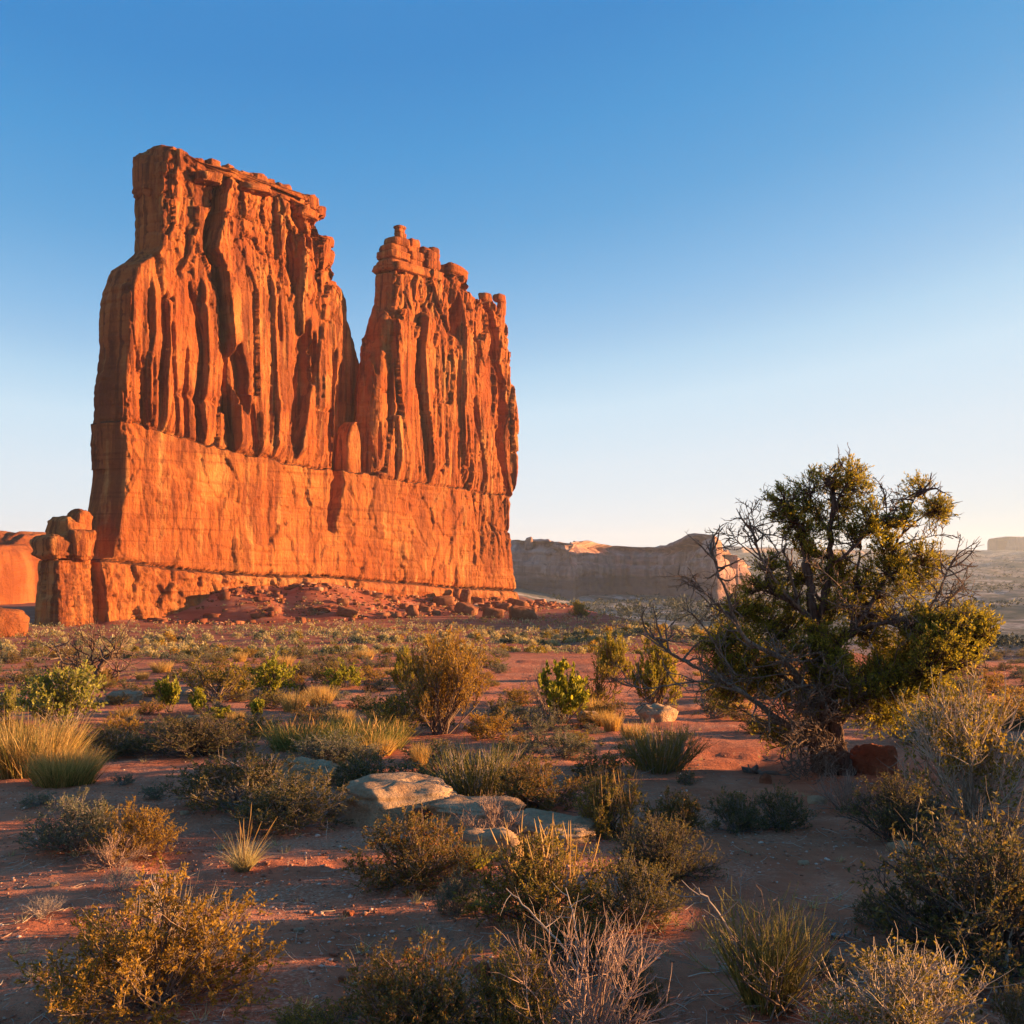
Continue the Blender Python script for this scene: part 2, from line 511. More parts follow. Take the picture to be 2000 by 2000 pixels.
groove([(822, 630), (818, 690), (814, 745), (822, 790), (830, 850), (832, 900)], 1.3, 3.2)
groove([(763, 740), (766, 800), (764, 840)], 1.0, 2.8)
groove([(745, 830), (744, 890)], 0.8, 2.4)
groove([(772, 830), (776, 872), (772, 930)], 0.9, 2.4)
groove([(852, 730), (852, 800)], 0.7, 2.0)
groove([(896, 580), (888, 620), (886, 640)], 3.0, 4.6)
groove([(924, 640), (932, 690), (928, 720)], 1.3, 3.0)
groove([(895, 700), (893, 780)], 0.9, 2.4)
groove([(870, 800), (868, 890)], 0.7, 2.0)
groove([(924, 790), (934, 850), (938, 868)], 1.6, 2.4)
groove([(942, 868), (946, 930), (940, 955)], 1.2, 2.2)
groove([(909, 860), (906, 940)], 0.6, 1.6)
groove([(700, 760), (702, 830), (704, 905)], 0.9, 2.4)
groove([(723, 800), (722, 870), (716, 918)], 1.6, 2.8)
# steps: left-facing flanks where the rock to the right stands forward (points, height of step, fall-off)
STEPS = [([(437, 290), (434, 340), (430, 380), (422, 415), (410, 458), (410, 492), (430, 525), (436, 580), (441, 640), (443, 690), (447, 760), (455, 885)], 3.6, 16.0),
         ([(563, 372), (573, 410), (582, 445), (585, 520), (578, 600), (588, 700), (586, 800), (575, 895)], 2.2, 9.0),
         ([(395, 560), (400, 640), (402, 720), (394, 800), (400, 862)], 2.0, 6.0),
         ([(326, 590), (328, 680), (320, 760), (318, 835)], 1.6, 5.0),
         ([(298, 560), (300, 640), (288, 720), (288, 825)], 1.3, 4.0),
         ([(528, 560), (530, 680), (534, 800), (528, 890)], 1.5, 6.0),
         ([(826, 620), (822, 700), (828, 790), (836, 880), (838, 930)], 2.0, 7.0),
         ([(770, 640), (768, 740), (772, 840), (776, 925)], 1.6, 5.0),
         ([(900, 600), (904, 700), (900, 800), (905, 945)], 1.7, 6.0)]
LOWG = []
def lgroove(pts, hw, depth):
    u, z = line_uz(pts); o = np.argsort(z); LOWG.append((z[o], u[o], hw, depth))
lgroove([(653, 880), (664, 935), (658, 975), (649, 1024)], 2.6, 5.0)          # the cleft between the towers runs on below the joint
lgroove([(682, 955), (698, 985), (699, 1012)], 0.8, 0.7)
lgroove([(603, 890), (600, 950), (594, 978)], 0.8, 0.9)
lgroove([(843, 995), (848, 1026)], 0.5, 1.2)
lgroove([(855, 1065), (842, 1110), (842, 1138)], 0.5, 1.1)
lgroove([(890, 1115), (889, 1170)], 0.9, 2.0)
lgroove([(920, 960), (930, 1030)], 0.4, 1.0)
lgroove([(944, 990), (942, 1035)], 0.4, 1.2)
lgroove([(962, 985), (962, 1030), (970, 1060), (970, 1098)], 0.6, 1.6)
lgroove([(992, 975), (992, 1045)], 0.7, 1.8)
lgroove([(241, 905), (236, 970), (226, 1010)], 1.2, 1.8)
lgroove([(243, 830), (244, 900)], 0.6, 1.0)
lgroove([(172, 960), (174, 1030), (176, 1095), (185, 1150), (190, 1215)], 2.0, 5.0)
for i, (gx, gy) in enumerate([(262, 825), (272, 990), (285, 1015), (308, 1015), (330, 970), (345, 975), (365, 980), (405, 1000), (425, 1015), (447, 1005), (462, 1012), (480, 1015), (495, 1015), (508, 1012), (525, 1035), (538, 1040), (390, 870), (430, 890), (310, 845), (478, 905), (380, 1080), (365, 1085)]):
    lgroove([(gx - 2, gy - 14 - (i % 3) * 6), (gx + 1, gy), (gx + 3, gy + 16 + (i % 4) * 6)], 0.40 + 0.08 * (i % 3), 0.26 + 0.10 * (i % 3))

def cut(u, z, gs, wob):
    w = np.zeros_like(u)
    for gz, gu, hw, dp in gs:
        lo, hi = gz[0], gz[-1]
        fade = sst(lo - 1.5 - hw, lo + hw * 0.5, z) * (1 - sst(hi - hw * 0.5, hi + 1.5 + hw, z))
        if not np.any(fade > 0):
            continue
        uc = np.interp(z, gz, gu) + wob * 0.5
        s_ = np.clip((z - lo) / (hi - lo), 0, 1)
        k = np.abs(u - uc) / (hw * (0.35 + 0.65 * np.sin(np.pi * (0.08 + 0.84 * s_)) ** 0.6) * (1 + 0.45 * fbm(z * 0.25, z * 0 + hw, oct=2, seed=97)))
        w = np.minimum(w, -dp * (1.0 if hw >= 1.3 else 0.5) * fade * (1 - sst(0.55, 1.15, k)))
    return w

def bedding(z, seed=0, sp=2.6):
    """rounded beds with notches between them"""
    b, e, o = cell1(z, sp, seed + 40)
    r = 0.5 + rnd(b, seed + 41)
    return r * (1 - np.exp(-(e / (0.14 * sp)) ** 2)) - 0.5 + 0.5 * (rnd(b, seed + 42) - 0.5)

def plates(u, z, fu, fz, seed, thr=0.0, edge=0.035):
    """exfoliated plates: vertical sheets of rock with crisp curved edges"""
    n = fbm(u * fu, z * fz, oct=2, seed=seed, gain=0.30)
    return sst(thr - edge, thr + edge, n)

def vor2(x, y, seed):
    """jittered 2-D cells: ids, offset from the cell's centre, distance to the nearest edge"""
    ix = np.floor(x); iy = np.floor(y)
    d1 = np.full(x.shape, 1e9); d2 = np.full(x.shape, 1e9)
    cx = np.zeros(x.shape); cy = np.zeros(x.shape); ox = np.zeros(x.shape); oy = np.zeros(x.shape)
    o = np.zeros(x.shape)
    for i in (-1, 0, 1):
        for j in (-1, 0, 1):
            a = ix + i; b_ = iy + j
            dx = x - (a + 0.1 + 0.8 * _h(a, b_, o, seed)); dy = y - (b_ + 0.1 + 0.8 * _h(a, b_, o, seed + 1))
            d = np.abs(dx) + 0.55 * np.abs(dy)
            m = d < d1
            d2 = np.where(m, d1, np.minimum(d2, d))
            cx = np.where(m, a, cx); cy = np.where(m, b_, cy); ox = np.where(m, dx, ox); oy = np.where(m, dy, oy)
            d1 = np.where(m, d, d1)
    return cx, cy, ox, oy, d2 - d1

def facets(u, z, su, sz, A, seed, tilt=0.22, tz=0.05, crack=0.3, cw=0.30):
    """flat broken faces with straight edges: every cell its own plane, open joints between some of them"""
    cx, cy, ox, oy, e = vor2(u / su, z / sz, seed)
    o = np.zeros(u.shape)
    h = (_h(cx, cy, o, seed + 2) - 0.5) * 2 * A
    # faces lean back to the right, so that steps look left
    h = h - (0.15 + 0.85 * _h(cx, cy, o, seed + 3)) * tilt * ox * su + (_h(cx, cy, o, seed + 4) - 0.5) * 2 * tz * oy * sz
    return h - crack * np.exp(-(e * su / cw) ** 2) * (_h(cx, cy, o, seed + 5) > 0.45)

def relief_up(u, z):
    """front face above the upper joint"""
    wob = fbm(u * 0.07, z * 0.028, oct=2, seed=31)
    uu = u + 1.5 * wob + 0.10 * fbm(u * 0.6, z * 0.10, oct=2, seed=32)
    up = z + 0.06 * u
    top = sst(76, 94, up)                                   # blockier, bedded rock near the top
    cap = sst(104, 112, up)
    soft = sst(-0.2, 0.35, fbm(u * 0.04, z * 0.02, oct=2, seed=33))
    w = facets(uu, z, 13.0, 44, 0.75, 400, 0.10, 0.02, 1.0, 0.35) * (1 - 0.3 * top)
    w = w + facets(uu, z, 5.6, 19, 0.32, 410, 0.10, 0.04, 0.8, 0.28) * (0.30 + 0.70 * soft) * (1 - 0.6 * top)
    w = w + facets(uu, z, 2.1, 10, 0.17, 420, 0.14, 0.04, 0.4, 0.25) * (0.25 + 0.75 * soft) * (1 - 0.4 * top)
    w = w + top * (facets(u, z, 7.5, 9.5, 1.0, 430, 0.14, 0.12, 0.9, 0.35) + facets(u, z, 3.0, 3.6, 0.38, 440, 0.16, 0.14, 0.35, 0.3))
    dip = z + 0.03 * u
    w = w + 0.65 * bedding(dip + 0.5 * wob, 3, 4.4) * cap + 0.06 * bedding(dip + 0.4 * wob, 5, 2.1)
    w = w - 0.35 * np.exp(-((dip - 58 - 1.5 * wob) / 0.35) ** 2) * sst(0.0, 0.3, fbm(u * 0.05, u * 0, oct=2, seed=49))
    w = w + 0.22 * fbm(u * 0.22, z * 0.14, oct=4, seed=34) + 0.12 * fbm(u * 1.0, z * 0.6, oct=3, seed=35) - 0.1
    w = w + 1.35 * cut(u, z, GROOVES, wob * 0.8)
    # right of the great crack the face stands forward, its flank turned to the shade
    for pts, am, fall in STEPS:
        gu, gz = line_uz(pts); o_ = np.argsort(gz)
        du_ = u - np.interp(z, gz[o_], gu[o_])
        fade = sst(gz.min() - 2, gz.min() + 4, z) * (1 - sst(gz.max() - 1, gz.max() + 5, z))
        w = w + am * fade * sst(-0.25, 0.25, du_) * np.exp(-np.maximum(du_, 0) / fall)
    zu = zU(u)
    # a thin open joint at the foot, then the rock hides behind the lower wall
    w = w - 0.7 * (1 - sst(0.0, 0.5, z - zu)) - 3.0 * (1 - sst(-1.2, -0.5, z - zu))
    return w

def relief_low(u, z):
    """front face below the upper joint: smooth wall, then the blocky foot below the lower joint"""
    wob = fbm(u * 0.08, z * 0.05, oct=3, seed=36)
    uu = u + 2.2 * wob
    zl = zL(u)
    foot = 1 - sst(-0.3, 0.3, z - zl)
    w = 0.9 * fbm(u * 0.05, z * 0.05, oct=3, seed=37) + 0.16 * fbm(u * 0.3, z * 0.22, oct=4, seed=38)
    sl = sst(-0.1, 0.5, fbm(u * 0.07, z * 0.06, oct=2, seed=39))
    w = w + 0.22 * plates(uu + 0.4 * z, z, 0.30, 0.07, 310, 0.1, 0.10) * sl + facets(uu, z + 0.1 * u, 13, 11, 0.34, 450, 0.03, 0.03, 0.20, 0.3) + facets(uu, z + 0.1 * u, 5.5, 4.5, 0.15, 460, 0.05, 0.05, 0.18, 0.3)
    w = w + 0.34 * bedding(z + 0.09 * u + 0.4 * wob, 9, 3.3) * sst(-0.3, 0.3, fbm(u * 0.05, z * 0.1, oct=2, seed=51))
    w = w + 0.35 * sst(0, 1, (zM(u) - z) / 1.2) - 0.35 * np.exp(-((z - zM(u)) / 0.30) ** 2) * sst(20, 50, u) * sst(-0.5, 0.3, fbm(u * 0.12, z * 0, oct=2, seed=47))
    right = sst(128, 150, u) * sst(-3, 6, z)
    w = w + right * facets(u, z, 3.0, 12, 0.5, 480, .15, .03, .8, .3)
    w = w + cut(u, z, LOWG, wob)
    w = w - 0.35 * (1 - sst(0, 0.5, zU(u) - z)) + 0.25 * facets(u, z, 4.0, 9, 1.0, 470, .1, .03, .5, .3) * (1 - sst(0, 9, zU(u) - z))                 # rounded lip at the top
    # lower joint: a ragged recess
    rag = fbm(u * 1.1, z * 0.2, oct=3, seed=43)
    w = w - (1.5 + 0.7 * rag) * np.exp(-((z - zl - 0.3 * rag) / 0.55) ** 2)
    jx = u + 0.9 * fbm(u * 0.3, z * 0.45, oct=3, seed=44); jz = z + 0.09 * u + 0.5 * fbm(u * 0.25, z * 0.3, oct=2, seed=48)
    b, e, o = cell1(jx, 2.7, 120)
    row, re, ro = cell1(jz + 0.5 * rnd(b, 121), 1.5, 122)
    blk = _h(b, row, np.zeros_like(b), 123)
    joint = np.maximum(np.exp(-(e / 0.15) ** 2) * (_h(b, row, b * 0, 124) > 0.35), np.exp(-(re / 0.12) ** 2) * (_h(b, row, b * 0, 125) > 0.3) * 0.8)
    thin = 1 - sst(60, 110, u)
    fw = 0.4 + 0.6 * (blk - 0.5) * thin - 0.5 * joint * (0.4 + 0.6 * thin) + 0.6 * fbm(u * 0.3, z * 0.3, oct=4, seed=45) + 0.8 * plates(uu, z, 0.22, 0.07, 315, 0.0, 0.05) * thin
    w = w + foot * fw + foot * 0.10 * np.maximum(zl - z, 0)
    return w

def loft(name, mat, parent, rowz, Lf, Rf, front, thick, rl, rr, du=0.33, seed=1, zmap=None, edge_amp=0.5, end_amp=0.8, nfmin=12):
    """closed slab: for each row the outline in plan (front relief, end faces, back) is lofted down the rows"""
    nz = len(rowz)
    L = Lf(rowz); R = Rf(rowz)
    zr0 = rowz if zmap is None else zmap(L[:, None], rowz)[:, 0]; zr1 = rowz if zmap is None else zmap(R[:, None], rowz)[:, 0]
    L = L + edge_amp * (0.6 * fbm(zr0 * 0.22, zr0 * 0 + seed, oct=3, seed=seed) + 0.22 * bedding(zr0, seed, 3.6)) * -1
    R = R + edge_amp * (0.6 * fbm(zr1 * 0.22, zr1 * 0 + seed + 9, oct=3, seed=seed + 3) + 0.22 * bedding(zr1, seed + 5, 3.6))
    R = np.maximum(R, L + 1.5)
    nf = max(nfmin, int((np.max(R - L)) / du)); ne = max(8, int(thick / (du * 1.5)))
    s = np.linspace(0, 1, nf)
    # a few more columns near the corners
    s = np.sort(np.concatenate([s, np.linspace(0, 0.03, 10)[1:-1], np.linspace(0.97, 1, 8)[1:-1]]))
    k4 = (-(len(s) - 1)) % 4
    if k4:
        s = np.sort(np.concatenate([s, np.linspace(0.4, 0.6, k4 + 2)[1:-1] + 1e-4]))
    nb = (len(s) - 1) // 4 + 1
    U = L[:, None] + (R - L)[:, None] * s[None]
    Z = np.repeat(rowz[:, None], len(s), 1) if zmap is None else zmap(U, rowz)
    W = front(U, Z)
    rl_ = np.minimum(rl, (R - L) * 0.45)[:, None]; rr_ = np.minimum(rr, (R - L) * 0.45)[:, None]
    a = np.clip(U - L[:, None], 0, rl_); b = np.clip(R[:, None] - U, 0, rr_)
    W = W - (rl_ - np.sqrt(np.maximum(rl_ ** 2 - (rl_ - a) ** 2, 0))) - (rr_ - np.sqrt(np.maximum(rr_ ** 2 - (rr_ - b) ** 2, 0)))
    def endface(Ue, W0, Zc, sgn, sd):
        q = np.linspace(0, 1, ne + 2)[1:-1]
        w = W0[:, None] + (-thick - W0)[:, None] * q[None]
        zz = np.repeat(Zc[:, None], ne, 1)
        d = end_amp * (0.8 * ribs(w + 1.5 * fbm(w * .1, zz * .06, oct=2, seed=sd), zz, 4.2, 16, sd) * 0.5 + 0.6 * fbm(w * 0.2, zz * 0.16, oct=4, seed=sd + 2) + 0.16 * bedding(zz, sd, 2.8))
        d = d * np.sin(np.pi * np.clip(q, 0, 1)) ** 0.4
        bulge = 0.10 * thick * np.sin(np.pi * q) ** 0.8
        return Ue[:, None] + sgn * (d + bulge[None]), w, zz
    Ur, Wr, Zr = endface(U[:, -1], W[:, -1], Z[:, -1], 1, seed + 200)
    Ul, Wl, Zl = endface(U[:, 0], W[:, 0], Z[:, 0], -1, seed + 300)
    sb = s[::4][::-1]
    Ub = L[:, None] + (R - L)[:, None] * sb[None]
    Zb = np.repeat(rowz[:, None], nb, 1) if zmap is None else zmap(Ub, rowz)
    Wb = -thick + 1.2 * fbm(Ub * 0.1, Zb * 0.06, oct=4, seed=seed + 77) - 0.0
    UU = np.concatenate([U, Ur, Ub, Ul[:, ::-1]], 1)
    WW = np.concatenate([W, Wr, Wb, Wl[:, ::-1]], 1)
    ZZ = np.concatenate([Z, Zr, Zb, Zl[:, ::-1]], 1)
    m = UU.shape[1]
    V = to_world(UU, WW, ZZ).reshape(-1, 3)
    i = np.arange(nz - 1)[:, None] * m; j = np.arange(m)[None]; j2 = (j + 1) % m
    Q = np.stack([i + j, i + m + j, i + m + j2, i + j2], -1).reshape(-1, 4)
    # lid: the crest line in front is joined to the one behind
    n_f = len(s); T = []
    bk = lambda k: n_f + ne + (nb - 1 - k)                   # back column under front column 4k
    for k in range(nb - 1):
        for j in range(4):
            T.append((bk(k), 4 * k + j + 1, 4 * k + j))
        T.append((bk(k), bk(k + 1), 4 * k + 4))
    er = [n_f - 1] + [n_f + i for i in range(ne)]
    el_ = [n_f + ne + nb + i for i in range(ne)] + [0]
    for i in range(len(er) - 1):
        T.append((bk(nb - 1), er[i + 1], er[i]))
    for i in range(len(el_) - 1):
        T.append((bk(0), el_[i + 1], el_[i]))
    T = np.array(T)[:, ::-1]
    me = mesh_from(name, V, Q, T, smooth=False)
    return add_obj(name, me, mat, parent)

def edge_fn(pts, w=0.0):
    u, z = line_uz(pts, w)
    o = np.argsort(z, kind='stable')
    return (lambda q, a=z[o], b=u[o]: np.interp(q, a, b)), z.max(), z.min()

# ------------------------------------------------------------------ rounded boulders (superellipsoids roughened by noise)
def boulder_mesh(name, sx, sy, sz, seed, n=18, rough=0.16, boxy=0.6, flat=0.0, layer=0.0):
    th = np.linspace(0, np.pi, n); ph = np.linspace(0, 2 * np.pi, 2 * n, endpoint=False)
    TH, PH = np.meshgrid(th, ph, indexing='ij')
    e = boxy
    f = lambda v: np.sign(v) * np.abs(v) ** e
    x = f(np.sin(TH)) * f(np.cos(PH)); y = f(np.sin(TH)) * f(np.sin(PH)); z = f(np.cos(TH))
    k = 1 + rough * fbm(x * 1.3 + seed, y * 1.3, z * 1.3, oct=4, seed=seed) * 1.6 + rough * 0.6 * fbm(x * 4 + seed, y * 4, z * 4, oct=4, seed=seed + 4)
    if layer:
        k = k + layer * bedding(z * 6 + seed, seed, 1.7)
    x, y, z = x * k * sx, y * k * sy, z * k * sz
    if flat:
        z = np.maximum(z, -flat * sz)
    V = np.stack([x, y, z], -1).reshape(-1, 3)
    m = 2 * n
    i = np.arange(n - 1)[:, None] * m; j = np.arange(m)[None]; j2 = (j + 1) % m
    Q = np.stack([i + j, i + m + j, i + m + j2, i + j2], -1).reshape(-1, 4)
    return mesh_from(name, V, Q, smooth=name not in ('cap_block', 'cap_boulder'))

CLIFF = mat_cliff()
CLIFF_LOW = mat_cliff('orange_sandstone_wall', (1.06, 1.14, 1.10), 0.55, 0.55)
JOINT_SHADE = mat_rock('painted_joint_shade', (0.055, 0.018, 0.010), (0.085, 0.027, 0.014), (0.13, 0.045, 0.022), 0.8, obj=False)  # shade of the two bedding joints, put into the rock colour
PALEBED = mat_cliff('pale_pink_bed', (1.15, 1.45, 1.75), 0.30, 0.25)
def build_butte():
    bz = float(ground_z(np.array([P0[0]]), np.array([P0[1]]))[0])
    root = thing('sandstone_butte', 'huge orange sandstone fin with two towers split by a dark cleft', 'rock tower', (float(P0[0]), float(P0[1]), bz))
    root.location = (0, 0, 0)
    T = 15.0
    # taller tower, left
    Lf, zt, _ = edge_fn([(330, 290), (327, 305), (322, 335), (321, 426), (320, 474), (303, 482), (274, 500), (260, 535), (252, 563), (250, 609), (249, 677), (243, 740), (238, 812), (236, 860)])
    Rf, _, _ = edge_fn([(340, 290), (350, 299), (364, 305), (372, 318), (420, 320), (426, 333), (455, 335), (461, 345), (503, 348), (527, 356), (531, 366), (558, 368), (564, 384), (594, 387), (617, 392), (617, 404), (625, 416), (618, 432), (616, 449), (646, 472), (647, 492), (645, 512), (652, 529), (651, 552), (666, 580), (672, 614), (672, 700), (662, 730), (657, 808), (653, 860), (653, 930)])
    def crest_map(pts, w, zb):
        cu, cz = line_uz(pts, w)
        def zm(U, t):
            zt_ = np.interp(U, cu, cz) + 1.1 * (plates(U, U * 0, 0.22, 0.1, 82, 0.0, 0.06) - 0.5) + 0.7 * (plates(U + 5, U * 0, 0.45, 0.1, 83, 0.0, 0.08) - 0.5) + 0.4 * fbm(U * 0.35, U * 0 + 3, oct=3, seed=81)
            return zt_ * (1 - t[:, None]) + zb * t[:, None]
        return zm
    zb = float(zU(90.0)) - 4
    zm1 = crest_map([(290, 300), (330, 290), (345, 296), (350, 302), (364, 306), (374, 319), (424, 322), (427, 346), (431, 348), (434, 337), (458, 338), (464, 347), (503, 349), (527, 357), (532, 368), (558, 369), (564, 385), (594, 388), (616, 393), (680, 411)], 0, zb)
    tt1 = np.linspace(0, 1, 275)
    zl1 = 119.0 + (zb - 119.0) * tt1
    loft('main_tower', CLIFF, root, tt1, lambda t: Lf(119.0 + (zb - 119.0) * t), lambda t: Rf(117.0 + (zb - 117.0) * t), relief_up, T, 1.6, 2.5, seed=3, edge_amp=0.7, zmap=zm1, du=0.36)
    # second tower, right
    Lf2, _, _ = edge_fn([(768, 528), (767, 560), (766, 590), (755, 620), (746, 660), (736, 700), (730, 750), (727, 850), (724, 980)])
    Rf2, _, _ = edge_fn([(988, 600), (991, 612), (1000, 658), (1003, 705), (1011, 782), (1016, 834), (1016, 920), (1010, 962), (1008, 990)])
    zb2 = float(zU(170.0)) - 4
    zm2 = crest_map([(730, 531), (800, 530), (852, 531), (856, 556), (862, 552), (870, 544), (904, 545), (912, 562), (920, 574), (936, 584), (944, 594), (960, 592), (966, 600), (986, 602), (1000, 612)], 0, zb2)
    tt2 = np.linspace(0, 1, 215)
    zL2 = float(face_uz(768, 531)[1]); zR2 = float(face_uz(988, 602)[1])
    loft('second_tower', CLIFF, root, tt2, lambda t: Lf2(zL2 + (zb2 - zL2) * t), lambda t: Rf2(zR2 + (zb2 - zR2) * t), relief_up, 9.0, 5.0, 1.5, seed=5, edge_amp=0.6, zmap=zm2, du=0.36)
    # shaded slab behind, seen through the gap
    def back_relief(u, z):
        return -13.0 + 0.7 * ribs(u + 2 * fbm(u * .1, z * .05, oct=2, seed=61), z, 5, 25, 140) + 0.5 * fbm(u * .2, z * .15, oct=4, seed=62)
    Lf, _, _ = edge_fn([(600, 552), (600, 930)], -13)
    Rf, zt3, zb3 = edge_fn([(662, 553), (672, 566), (681, 585), (682, 627), (691, 648), (704, 700), (712, 733), (716, 782), (722, 930)], -13)
    loft('back_slab', CLIFF, root, np.arange(zt3, float(zU(100.)) - 4, -0.45), Lf, Rf, back_relief, T + 8, 2, 2.5, seed=7, du=0.5)
    # rounded finger standing in the cleft
    def finger_relief(u, z):
        return -2.2 + 0.35 * fbm(u * .4, z * .2, oct=4, seed=63)
    Lf, _, _ = edge_fn([(694, 824), (686, 832), (681, 848), (679, 870), (677, 925)], -2)
    Rf, zt4, _ = edge_fn([(696, 824), (702, 832), (706, 848), (707, 870), (708, 925)], -2)
    loft('finger_pillar', CLIFF, root, np.arange(zt4, float(zU(115.)) - 3, -0.3), Lf, Rf, finger_relief, 8, 2.0, 1.0, seed=9, du=0.3, edge_amp=0.2, end_amp=0.3)
    # lower wall under the joint, common to both towers
    Lc = edge_fn([(236, 816), (238, 830), (241, 865), (243, 922), (234, 979), (224, 1036), (218, 1087), (186, 1097), (182, 1150), (180, 1260)])[0]
    Rc = edge_fn([(1003, 962), (999, 1000), (997, 1042), (1003, 1100), (1008, 1154), (1013, 1175), (1016, 1200)])[0]
    tt = np.linspace(0, 1, 150)
    BOT = -27.0
    zc = lambda t: 34.0 + (BOT - 34.0) * t
    def zmap(U, t):
        zu = zU(U) - 0.15
        return zu * (1 - t[:, None]) + BOT * t[:, None]
    zleft = zU(0.0) * (1 - tt) + BOT * tt
    zright = zU(172.0) * (1 - tt) + BOT * tt
    lw = loft('lower_wall', CLIFF_LOW, root, tt, lambda t: Lc(zU(0.0) * (1 - t) + BOT * t), lambda t: Rc(zU(172.0) * (1 - t) + BOT * t), relief_low, T + 1.0, 1.8, 1.2, seed=13, zmap=zmap, edge_amp=0.0, end_amp=0.9, du=0.40)
    me = lw.data
    me.materials.append(JOINT_SHADE); me.materials.append(PALEBED)
    cen = np.zeros(len(me.polygons) * 3, np.float32); me.polygons.foreach_get('center', cen); cen = cen.reshape(-1, 3).astype(float)
    cu_ = (cen[:, 0] - P0[0]) * FD[0] + (cen[:, 1] - P0[1]) * FD[1]; cw_ = (cen[:, 0] - P0[0]) * FN[0] + (cen[:, 1] - P0[1]) * FN[1]
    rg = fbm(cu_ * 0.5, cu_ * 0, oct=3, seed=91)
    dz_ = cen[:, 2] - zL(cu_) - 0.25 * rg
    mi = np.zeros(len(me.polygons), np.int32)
    mi[(np.abs(dz_) < 0.42 + 0.25 * rg) & (cw_ > -4)] = 1  # painted shade along the lower joint recess
    mi[(cen[:, 2] > zU(cu_) - 0.55 + 0.2 * rg)] = 1  # painted shade along the upper crack line
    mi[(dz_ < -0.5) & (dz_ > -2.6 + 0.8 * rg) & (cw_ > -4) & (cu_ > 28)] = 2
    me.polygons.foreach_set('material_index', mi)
    # buttress at the left foot: blocky pedestal carrying two rounded boulders
    def ped_relief(u, z):
        b, e, o_ = cell1(u, 2.2, 150); r_, re, ro = cell1(z + 0.3 * rnd(b, 151), 1.4, 152)
        j = np.maximum(np.exp(-(e / .2) ** 2) * .7, np.exp(-(re / .17) ** 2))
        return 1.2 + 0.45 * (_h(b, r_, b * 0, 153) - .5) - 0.4 * j + 0.6 * fbm(u * .3, z * .3, oct=4, seed=65) + 0.16 * np.maximum(-2.0 - z, 0)
    Lf = edge_fn([(113, 1094), (108, 1106), (110, 1122), (107, 1164), (100, 1232), (98, 1260)], 1)[0]
    Rf, ztp, _ = edge_fn([(178, 1094), (176, 1230), (176, 1260)], 1)
    loft('pedestal', CLIFF, root, np.arange(ztp, BOT, -0.3), Lf, Rf, ped_relief, 8.5, 1.5, 1.0, seed=15, du=0.3, end_amp=1.1, edge_amp=0.6)
    def cap(px, py, w, wpx, hpx, depth, seed, boxy=0.6, rough=0.14, tilt=0.0, layer=0.05, name='cap_boulder', n=20):
        u, z = face_uz(px, py, w)
        x, y, zz = to_world(np.array([u]), np.array([w]), np.array([z]))[0]
        k = y / F_PX
        # the plan long axis follows the fin; its projected half width is hw
        hw = wpx * k * 0.5
        pv = np.array([y, -x]) / math.hypot(x, y)
        dp = min(depth * 0.5, 0.62 * hw / abs(FN @ pv))
        su = math.sqrt(max(hw ** 2 - (dp * (FN @ pv)) ** 2, 0)) / abs(FD @ pv)
        me = boulder_mesh(name, su, dp, hpx * k * 0.5, seed, n=n, rough=rough, boxy=boxy, layer=layer)
        ob = add_obj(name, me, CLIFF, root, (x, y, zz))
        ob.rotation_euler = (0, tilt, math.atan2(FD[1], FD[0]))
        return ob
    # left foot: layered blocks leaning on the wall
    cap(116, 1068, -4, 88, 48, 12, 401, 0.48, 0.13, 0.0, 0.05, n=30)
    cap(146, 1066, -2, 60, 60, 12, 450, 0.45, 0.14, 0.0, 0.06, n=30)
    cap(130, 1036, -6, 62, 52, 12, 402, 0.55, 0.13, 0.15, 0.04, n=30)
    cap(152, 1026, -5, 44, 60, 11, 451, 0.5, 0.13, 0.2, 0.04, n=28)
    # cap blocks along the crest of the main tower, layered and a little proud of the face
    for i_, (x_, y_, w_, h_, wo, sd_) in enumerate([(290, 345, 48, 88, -9, 403), (318, 312, 52, 42, -7, 404), (352, 318, 30, 40, -1, 405), (385, 325, 26, 26, -.5, 406), (412, 329, 28, 28, -.5, 418), (400, 350, 54, 22, 0, 407), (446, 341, 24, 34, -.5, 408), (474, 349, 30, 24, -.5, 409), (503, 354, 32, 26, -.5, 410), (523, 363, 20, 24, -.5, 419), (486, 372, 66, 18, 0, 411), (547, 377, 32, 34, -.5, 412), (578, 394, 28, 30, -.5, 413), (604, 397, 30, 28, -.5, 414), (594, 420, 46, 22, 0, 415), (624, 416, 20, 24, -3, 416), (638, 474, 24, 22, -3, 417), (640, 504, 22, 28, -3, 442)]):
        cap(x_, y_, wo, w_, h_, 11, sd_, 0.42, 0.17, 0.10 * math.sin(i_ * 2.3), 0.10, n=24, name='cap_block')
    # piled blocks of the second tower and its little spire
    for x_, y_, w_, h_, dd_, bx, sd_ in [(801, 535, 110, 20, 13, .34, 420), (768, 519, 50, 17, 12, .36, 421), (805, 519, 34, 18, 11, .36, 422), (838, 518, 36, 22, 11, .4, 423), (770, 502, 54, 18, 12, .38, 435), (808, 503, 34, 18, 10, .4, 436), (840, 502, 34, 18, 10, .42, 437),
                                         (768, 488, 46, 13, 10, .42, 438), (800, 489, 30, 13, 9, .45, 439), (776, 475, 44, 17, 9, .5, 424), (806, 477, 24, 20, 8, .62, 425), (829, 491, 25, 15, 8, .62, 426), (846, 491, 22, 15, 8, .6, 427), (782, 461, 20, 13, 5, .5, 428), (781, 451, 17, 10, 5, .5, 441), (781, 445, 21, 8, 5, .5, 429)]:
        cap(x_, y_, -6, w_, h_, dd_, sd_, bx, 0.10, 0.0, 0.05, n=22, name='cap_block')
    cap(884, 533, -5, 50, 24, 11, 430, 0.5, 0.12, 0.14, 0.10, n=26)
